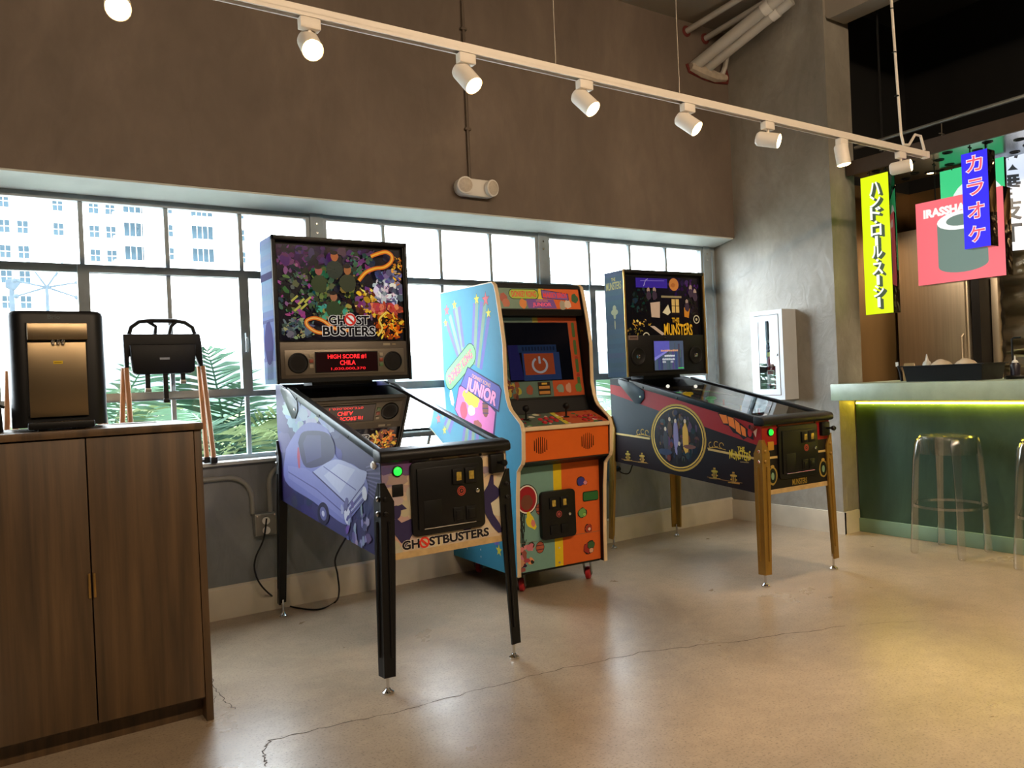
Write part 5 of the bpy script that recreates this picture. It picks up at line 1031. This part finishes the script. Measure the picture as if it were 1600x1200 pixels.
# coin door
P = []
for cx, cz, q_ in ((.068, .527, 0), (-.108, .527, 90), (-.108, .316, 180), (.068, .316, 270)): P += [(cx+.022*cos(radians(q_+i*22.5)), cz+.022*sin(radians(q_+i*22.5))) for i in range(5)]
cd_ = G().prism(P, 'y', .016, .045).build('coin_door', M_BLK, ar, bevel=.003)
for cx in (-.055, .015):
    G().box(cx-.026, cx+.026, .009, .018, .455, .515).build('coin_slot_bezel', M_BLKP, cd_, bevel=.003); G().box(cx-.011, cx+.011, .006, .012, .468, .502).build('coin_reject_button', MATS['brass_window'], cd_, bevel=.002)
    G().box(cx-.026, cx+.024, .010, .018, .318, .368).build('coin_return_flap', M_BLKP, cd_, bevel=.003)
b_ = Art((-.02, .0155, .423), (1, 0, 0), (0, 0, 1), (0, -1, 0)); b_.ell(0, 0, .018, .018, (156, 70, 66)); b_.ell(0, 0, .014, .014, (60, 28, 28)); b_.ell(0, 0, .009, .009, (156, 76, 70)); b_.build('emblem', M_PRINT, cd_)
G().lathe((.048, .017, .418), [(.009, 0), (.009, .006), (.006, .008)], (0, -1, 0), 12).build('lock', M_CHROME, cd_)
# orange speaker panel with slot groups
op = G().prism([(-.060, .728), (-.068, .888), (-.05, .888), (-.042, .728)], 'x', -iw, iw).build('speaker_panel', M_ORANGE, ar, smooth=False)
G().prism([(-.06, .726), (.034, .70), (.034, .69), (-.062, .722)], 'x', -iw, iw).build('under_panel', M_BLK, ar, smooth=False)
for cx in (-.17, .13):
    for k in range(7): hh_ = .020+.024*(1-((k-3)/3.6)**2); x = cx+(k-3)*.0125; G().box(x-.0016, x+.0016, -.0668, -.06, .808-hh_, .808+hh_).build('speaker_slot', M_BLKP, op, smooth=False)
# control panel
cpz = lambda y: .908+(y+.07)*.34
cp_ = G().prism([(-.078, .890), (-.078, .905), (.095, .967), (.095, .950)], 'x', -iw, iw).build('control_panel', M_BLK, ar, smooth=False)
G().box(-iw, iw, -.082, -.070, .886, .908).build('front_lip', M_TMOLD, cp_, bevel=.004)
a = Art((0, -.07, cpz(-.07)+.0008), (1, 0, 0), (0, 1, .36), (0, -.34, 1), clip=[(-iw, 0), (iw, 0), (iw, .155), (-iw, .155)]); a.rect(-iw, iw, 0, .155, (86, 96, 84)); a.rect(.02, iw, 0, .155, (176, 84, 50)); a.rect(-.01, .02, 0, .155, (196, 180, 60))
for k in range(40): a.ell(random.uniform(-iw, iw), random.uniform(0, .15), random.uniform(.006, .02), random.uniform(.005, .015), jit(((150, 50, 44), (70, 110, 70), (206, 196, 170), (60, 60, 60))[k % 4], 15), 0, 10, .2)
a.build('control_art', MATS['side_vinyl_print'], cp_)
for k, x in enumerate((-.2, .055)):
    y = .02; G().cyl((x, y, cpz(y)), (x-.004, y-.01, cpz(y)+.05), .005, n=8).ball((x-.005, y-.012, cpz(y)+.062), .018).lathe((x, y, cpz(y)), [(.02, 0), (.016, .006)], n=14).build('joystick', M_BLKP, cp_)
for x0 in (-.12, .135):
    for i in range(3):
        for j in range(2): x, y = x0+.040*i, -.035+.042*j+.006*i; G().lathe((x, y, cpz(y)), [(.015, 0), (.014, .007), (.010, .007), (.008, .010)], (0, -.3, 1), 14).build('push_button', mat('red_button', (176, 34, 40), .35), cp_)
# monitor, bezel, marquee
by = lambda z: .125+(z-1.04)*.125
bz = G().prism([(by(1.04), 1.04), (by(1.50), 1.50), (by(1.50)+.012, 1.50), (by(1.04)+.012, 1.04)], 'x', -iw, iw).build('bezel', M_BLK, ar, smooth=False)
G().prism([(.095, .955), (by(1.04)+.004, 1.042), (by(1.04)+.03, 1.042), (.115, .955)], 'x', -iw, iw).build('lower_bezel', M_BLKP, ar, smooth=False)
G().prism([(.128, 1.498), (.118, 1.53), (.17, 1.53), (.19, 1.498)], 'x', -iw, iw).build('marquee_retainer', M_BLKP, ar, smooth=False)
a = Art((0, by(1.04)-.0006, 1.04), (1, 0, 0), (0, .125, 1), (0, -1, 0), clip=[(-iw, 0), (iw, 0), (iw, .46), (-iw, .46)])
te, orr = (86, 108, 96), (176, 78, 40); X0, X1 = -.262, .262
a.rect(X0, X1, .012, .452, te); a.rect(-.005, X1, .425, .452, orr); a.rect(.055, X1, .012, .10, orr); a.rect(.20, X1, .012, .452, orr); a.rect(-.035, .0, .425, .452, (150, 140, 60))
for k in range(40): a.ell(random.uniform(-.262, -.215), random.uniform(.02, .44), random.uniform(.006, .016), random.uniform(.01, .03), jit(((44, 60, 48), (110, 56, 44), (60, 84, 56))[k % 3], 12), 0, 10, .25)
for k in range(24): a.ell(random.uniform(-.262, -.17), random.uniform(.015, .11), random.uniform(.008, .022), random.uniform(.008, .022), jit(((120, 66, 44), (170, 150, 60), (86, 40, 36))[k % 3], 12), 0, 10, .2)
for z in (.03, .14, .24, .34): a.rrect(.222, .242, z, z+.085, .008, (70, 96, 50))
for z in (.125, .225): a.ell(.232, z, .012, .010, (150, 50, 40), 0, 10, .2)
for x, c in ((-.10, (150, 70, 50)), (.10, (120, 130, 120)), (.155, (190, 130, 110)), (.225, (90, 120, 70))): a.ell(x, .055, .022, .026, jit(c, 8), 0, 14, .2)
a.rect(-.045, .035, .022, .094, (44, 30, 20)); [a.rect(-.04, .03, z, z+.016, (176, 122, 60)) for z in (.028, .056)]; a.rect(-.02, .015, .08, .09, (200, 160, 60))
a.rect(-.218, .198, .10, .425, (8, 8, 12)); a.build('bezel_art', print_mat('bezel_print', .3, .05, base=.8, spec=.3), bz)
sc = G().add([(-.214, by(1.144)-.006, 1.144), (.194, by(1.144)-.006, 1.144), (.194, by(1.462)-.006, 1.462), (-.214, by(1.462)-.006, 1.462)], [(0, 1, 2, 3)]).build('screen', mat('dark_screen', (6, 6, 10), .08), ar, smooth=False)
a = Art((0, by(1.04)-.0063, 1.04), (1, 0, 0), (0, .125, 1), (0, -1, 0)); a.rect(-.214, .194, .104, .422, (7, 7, 11))
a.poly([(-.214, .11), (-.214, .30), (-.15, .30), (-.13, .11)], (26, 24, 62)); a.rect(-.15, .10, .258, .300, (24, 38, 62)); a.rect(-.13, .115, .105, .258, (32, 44, 74)); a.rect(-.118, .075, .135, .252, (122, 52, 28))
for k in range(11): a.rect(-.125+.02*k, -.113+.02*k, .268, .290, (16, 24, 42))
a.band(-.02, .188, .034, .046, (132, 128, 128), 1.15, 120, 420); a.rect(-.027, -.013, .196, .236, (132, 128, 128)); a.build('screen_picture', print_mat('dim_screen_print', .1, .5, base=.1, spec=.35), sc)
mq = G().prism([(.128, 1.53), (.152, 1.655), (.17, 1.655), (.15, 1.53)], 'x', -iw, iw).build('marquee', M_BLK, ar, smooth=False)
G().prism([(.146, 1.65), (.150, 1.668), (.18, 1.672), (.18, 1.65)], 'x', -iw, iw).build('marquee_cap', M_BLKP, ar, smooth=False)
a = Art((0, .1274, 1.53), (1, 0, 0), (0, .192, 1), (0, -1, 0)); a.rect(-iw+.008, iw-.008, .006, .122, (104, 124, 104)); a.poly([(-.01, .006), (iw-.008, .006), (iw-.008, .122), (.02, .122)], (196, 92, 44)); a.poly([(-.03, .006), (.0, .006), (.03, .122), (-.005, .122)], (206, 180, 50))
a.rrect(-.20, -.008, .058, .116, .028, (44, 60, 30)); a.rrect(-.196, -.012, .062, .112, .025, (150, 170, 60)); a.text('DONKEY KONG', -.18, -.026, .072, .103, (206, 70, 60), .03)
a.poly([(.01, .066), (.19, .054), (.19, .094), (.01, .116)], (50, 40, 70)); a.poly([(.014, .069), (.186, .058), (.186, .091), (.014, .112)], (120, 84, 140)); a.text('MARIO BROS', .022, .178, .07, .098, (214, 66, 60), .03)
a.poly([(-.085, .008), (.10, .008), (.085, .060), (-.095, .060)], (112, 76, 136)); a.text('JUNIOR', -.055, .065, .014, .040, (230, 90, 120), .03); a.text('DONKEY KONG', -.03, .045, .046, .055, (206, 130, 60), .02)
for x, c in ((-.235, (150, 76, 60)), (-.225, (166, 96, 70)), (-.115, (196, 120, 60)), (.14, (150, 140, 120)), (.175, (190, 170, 150)), (.23, (60, 90, 60))): a.ell(x, random.uniform(.03, .07), .022, .026, c, 0, 14, .2)
a.build('marquee_art', print_mat('marquee_print', .2, .12), mq)
# casters
M_CRED = mat('red_caster_wheel', (176, 36, 44), .4)
def caster(px, py, wx, wy):
    c = G().box(px-.04, px+.04, py-.035, py+.035, .116, .122); d = Vector((wx-px, wy-py)); L = d.length or 1; d = d/L if L else Vector((0, 1)); e = Vector((-d.y, d.x))
    for s in (-1, 1): o1 = Vector((px, py))+e*s*.02; o2 = Vector((wx, wy))+e*s*.02; c.add([(o1.x-d.x*.02+e.x*k, o1.y-d.y*.02+e.y*k, .116) for k in (-.002, .002)]+[(o1.x+d.x*.025+e.x*k, o1.y+d.y*.025+e.y*k, .116) for k in (-.002, .002)]+[(o2.x-d.x*.012+e.x*k, o2.y-d.y*.012+e.y*k, .026) for k in (-.002, .002)]+[(o2.x+d.x*.012+e.x*k, o2.y+d.y*.012+e.y*k, .026) for k in (-.002, .002)], [(0, 2, 3, 1), (4, 5, 7, 6), (0, 4, 6, 2), (1, 3, 7, 5), (0, 1, 5, 4), (2, 6, 7, 3)])
    c.cyl((wx-e.x*.024, wy-e.y*.024, .036), (wx+e.x*.024, wy+e.y*.024, .036), .006, n=8)
    o = c.build('caster', M_GREYPIPE, ar); G().lathe((wx-e.x*.015, wy-e.y*.015, .036), [(.014, 0), (.030, .001), (.036, .006), (.036, .024), (.030, .029), (.014, .03)], (e.x, e.y, 0), 22).build('wheel', M_CRED, o)
    G().box(wx+d.x*.02-.014, wx+d.x*.02+.014, wy+d.y*.05-.02, wy+d.y*.05+.012, .058, .064).build('brake_tab', M_GREYPIPE, o, bevel=.002)
caster(-.20, .15, -.17, .185); caster(.235, .14, .262, .165); caster(-.20, .66, -.155, .71); caster(.22, .66, .24, .70)

# ================================================================== storage cabinet and what stands on it
M_OAK = wood('brown_oak_laminate', (60, 45, 29), (97, 74, 48), .45)
cb = thing('storage_cabinet', 'brown wood grain two door cabinet at the left edge', 'cabinet', (.245, 2.9, 0), 0)
L_, R_ = -.36, .36
G().box(R_-.024, R_, .0, .45, 0, 1.026).build('side_panel', M_OAK, cb, bevel=.001); G().box(L_, L_+.024, .0, .45, 0, 1.026).build('side_panel', M_OAK, cb, bevel=.001)
G().box(L_-.004, R_+.004, -.012, .47, 1.026, 1.050).build('top', M_OAK, cb, bevel=.0015)
G().box(L_+.024, R_-.024, .43, .45, .08, 1.026).build('back', M_OAK, cb, smooth=False); G().box(L_+.024, R_-.024, .07, .088, 0, .086).build('toe_kick', M_OAK, cb, smooth=False); G().box(L_+.024, R_-.024, .02, .43, .075, .09).build('floor_board', M_OAK, cb, smooth=False)
for x0, x1 in ((L_+.027, -.002), (.002, R_-.027)):
    d_ = G().box(x0, x1, -.002, .016, .088, 1.022).build('door', M_OAK, cb, bevel=.001)
    e_ = -.002 if x0 < -.1 else .002; s_ = -1 if x0 < -.1 else 1
    G().box(e_+s_*.002, e_+s_*.009, -.008, .0, .50, .58).build('handle', mat('brass_pull', (176, 140, 80), .3, .9), d_, bevel=.001)
wd = thing('water_dispenser', 'black countertop water dispenser with a stainless front marked Brio', 'water dispenser', (.19, 3.04, 1.05))
M_DSP = mat('black_satin_plastic', (17, 18, 20), .42, spec=.35, var=.1)
def rr(w, d, r, n=6):
    P = []
    for cx, cy, t0 in ((w-r, d-r, 0), (-w+r, d-r, 90), (-w+r, -0+r, 180), (w-r, r, 270)): P += [(cx+r*cos(radians(t0+90*i/n)), cy+r*sin(radians(t0+90*i/n))) for i in range(n+1)]
    return P
g = G(); S = rr(.142, .36, .045); g.loft([[(x, y, z) for x, y in S] for z in (.012, .385)]+[[(x*.98, .18+(y-.18)*.98, .396) for x, y in S], [(x*.93, .18+(y-.18)*.95, .402) for x, y in S]]); bd_ = g.build('housing', M_DSP, wd)
G().box(-.095, .085, -.006, .002, .05, .360).build('front_recess', M_DSP, wd, smooth=False)
M_GS = mat('satin_steel_front', (150, 132, 104), .32, .95, var=.04, scale=3)
G().box(-.090, .080, -.012, -.004, .045, .295).build('steel_panel', M_GS, wd, bevel=.001); G().prism([(-.004, .300), (-.030, .303), (-.026, .358), (-.004, .360)], 'x', -.090, .085).build('spout_hood', M_GS, wd, bevel=.002)
for x in (-.012, .004, .018): G().lathe((x-.005, -.020, .303), [(.006, 0), (.006, -.012), (.004, -.016)], n=10).build('spout', M_CHROME, wd)
G().box(-.10, .092, -.075, -.004, .006, .030).build('drip_tray', M_BLKP, wd, bevel=.005)
for x in (-.06, .05): G().box(x-.012, x+.012, -.06, -.04, 0, .008).build('tray_foot', M_BLKP, wd); G().box(x-.02, x+.02, .05, .09, 0, .014).box(x-.02, x+.02, .27, .31, 0, .014).build('foot', M_BLKP, wd)
a = Art((0, -.0005, 0), (1, 0, 0), (0, 0, 1), (0, -1, 0)); a.text('Brio', -.028, .008, .374, .388, (84, 92, 96), .02); a.build('lettering', M_PRINT, bd_)
a = Art((0, -.0124, 0), (1, 0, 0), (0, 0, 1), (0, -1, 0)); a.rect(-.018, .010, .222, .232, (206, 176, 40)); a.rect(-.015, .006, .225, .2275, (120, 96, 20)); a.build('sticker', M_PRINT, wd)
a = Art((0, -.0285, 0), (1, 0, 0), (.0, .07, 1), (0, -1, 0)); [a.rect(x, x+w_, .350, .3525, (90, 76, 56)) for x, w_ in ((-.06, .008), (-.014, .02), (.05, .01))]; a.build('control_marks', M_PRINT, wd)
hb = thing('black_caddy', 'small black caddy with a loop handle at the left end of the cabinet top', 'caddy', (-.005, 3.12, 1.05))
G().prism([(-.055, 0), (.03, 0), (.026, .085), (-.045, .085)], 'y', -.03, .05).build('body', M_BLKP, hb, bevel=.006); G().tube([(-.03, .01, .08), (-.012, .01, .115), (.005, .01, .118), (.02, .01, .09), (.035, .01, .082)], .005).build('handle', M_BLKP, hb)
for k, (x, y, r, lb_) in enumerate(((.40, 3.26, .2, 'lower printed sheet lying on the cabinet behind the dispenser'), (.44, 3.25, -.25, 'upper printed sheet lying on the cabinet behind the dispenser'))):
    t = thing('paper_sheet', lb_, 'paper', (x, y, 1.0502+.0016*k), r, group='sheets on the cabinet'); G().box(-.075, .075, -.05, .05, 0, .0008).build('sheet', mat('white_paper', (214, 212, 206), .7), t, smooth=False)
    a = Art((0, 0, .0009), (1, 0, 0), (0, 1, 0), (0, 0, 1)); a.rect(-.065, .065, .025, .04, (150, 60, 60) if k else (80, 90, 140)); [a.rect(-.06, .05-.01*(j % 3), -.035+.011*j, -.031+.011*j, (120, 120, 120)) for j in range(5)]; a.build('print', MATS['matte_print'], t)

# ================================================================== folded high chairs on the sill
M_BEECH = wood('beech_leg', (150, 104, 70), (186, 138, 96), .5, 40)
def high_chair(x, label):
    t = thing('high_chair', label, 'high chair', (x, 4.175, .799), group='folded high chairs on the window sill')
    z = lambda v: v-.799
    G().tube([(-.145, -.03, z(1.45)), (-.135, -.03, z(1.485)), (-.10, -.03, z(1.512)), (-.05, -.03, z(1.518)), (.06, -.03, z(1.518)), (.11, -.03, z(1.510)), (.145, -.03, z(1.485)), (.155, -.03, z(1.45))], .011, 10).build('top_hoop', M_BLK, t)
    for p in ([(-.03, -.03, z(1.45)), (-.025, -.03, z(1.49)), (-.06, -.03, z(1.515))], [(.035, -.03, z(1.45)), (.045, -.03, z(1.49)), (.07, -.03, z(1.515))]): G().tube(p, .010, 8).build('hoop_brace', M_BLK, t)
    G().prism([(-.175, z(1.452)), (.175, z(1.452)), (.182, z(1.40)), (.186, z(1.27)), (.172, z(1.27)), (.150, z(1.345)), (-.150, z(1.345)), (-.155, z(1.27)), (-.172, z(1.27))], 'y', -.055, -.015).build('backrest', mat('black_moulded_seat', (11, 12, 16), .5, spec=.3), t, bevel=.008)
    G().prism([(-.150, z(1.40)), (.150, z(1.40)), (.140, z(1.265)), (.12, z(1.255)), (-.12, z(1.255)), (-.14, z(1.265))], 'y', -.075, -.03).build('seat', MATS['black_moulded_seat'], t, bevel=.008)
    a = Art((0, -.0755, 0), (1, 0, 0), (0, 0, 1), (0, -1, 0)); a.rect(-.02, .025, z(1.325), z(1.335), (150, 156, 166)); a.build('tag', M_PRINT, t)
    for x0, ln in ((-.075, .085), (.005, .14), (.085, .05)):
        s_ = G().box(x0-.011, x0+.011, -.06, -.055, z(1.262)-ln, z(1.262)).build('strap', M_BLKP, t, smooth=False); G().box(x0-.014, x0+.014, -.066, -.05, z(1.262)-ln-.008, z(1.262)-ln+.012).build('buckle', M_GREYPIPE if ln < .1 else M_BLKP, s_, bevel=.003)
    for x0, x1, y0, y1 in ((-.165, -.15, -.045, -.03), (.168, .192, -.030, -.005), (.180, .214, -.055, -.055), (-.175, -.20, -.03, -.005)):
        lg = G().tube([(x0, y0, z(1.29)), ((x0+x1)/2, (y0+y1)/2, z(1.06)), (x1, y1, .02)], .0125, 8).build('leg', M_BEECH, t)
        G().box(x1-.016, x1+.016, y1-.014, y1+.014, 0, .03).build('foot_cap', M_BLK, lg, bevel=.003)
    G().box(-.19, .20, -.016, -.004, .006, .018).build('foot_bar', M_BLK, t, bevel=.003)
    return t
high_chair(.700, 'folded black high chair with wooden legs standing clear on the window sill')
high_chair(.235, 'folded black high chair mostly hidden behind the water dispenser')

# ================================================================== power cords
pc = thing('power_cord', 'black power cord looping from the outlet box to the first pinball machine', 'cord', (1.155, 4.09, .49))
G().tube([Vector(p)-Vector((1.155, 4.09, .49)) for p in smooth_path([(1.155, 4.09, 0.49), (1.135, 4.09, 0.386), (1.089, 4.09, 0.293), (1.083, 4.08, 0.219), (1.113, 4.05, 0.142), (1.252, 4.221, 0.006), (1.283, 4.065, 0.006), (1.365, 3.955, 0.006), (1.483, 4.031, 0.006), (1.427, 3.82, 0.115), (1.397, 3.75, 0.217), (1.371, 3.7, 0.312), (1.391, 3.6, 0.426)])], .0045, 8).build('cable', M_BLKP, pc)
G().lathe((0.0, .01, .0), [(.010, 0), (.014, .006), (.014, .02), (.012, .03)], (0, 1, 0), 12).build('plug', M_BLKP, pc)
pc2 = thing('power_cord', 'short black power cord from the outlet to the second pinball machine', 'cord', (3.56, 4.08, .51))
G().tube(smooth_path([(0, .02, 0), (.02, -.02, -.03), (.06, -.04, -.03), (.09, -.05, .03), (.10, -.12, .12)]), .0045, 8).build('cable', M_BLKP, pc2)
G().lathe((0, 0, 0), [(.010, 0), (.013, .006), (.013, .014)], (0, 1, 0), 12).build('plug', M_BLKP, pc2)
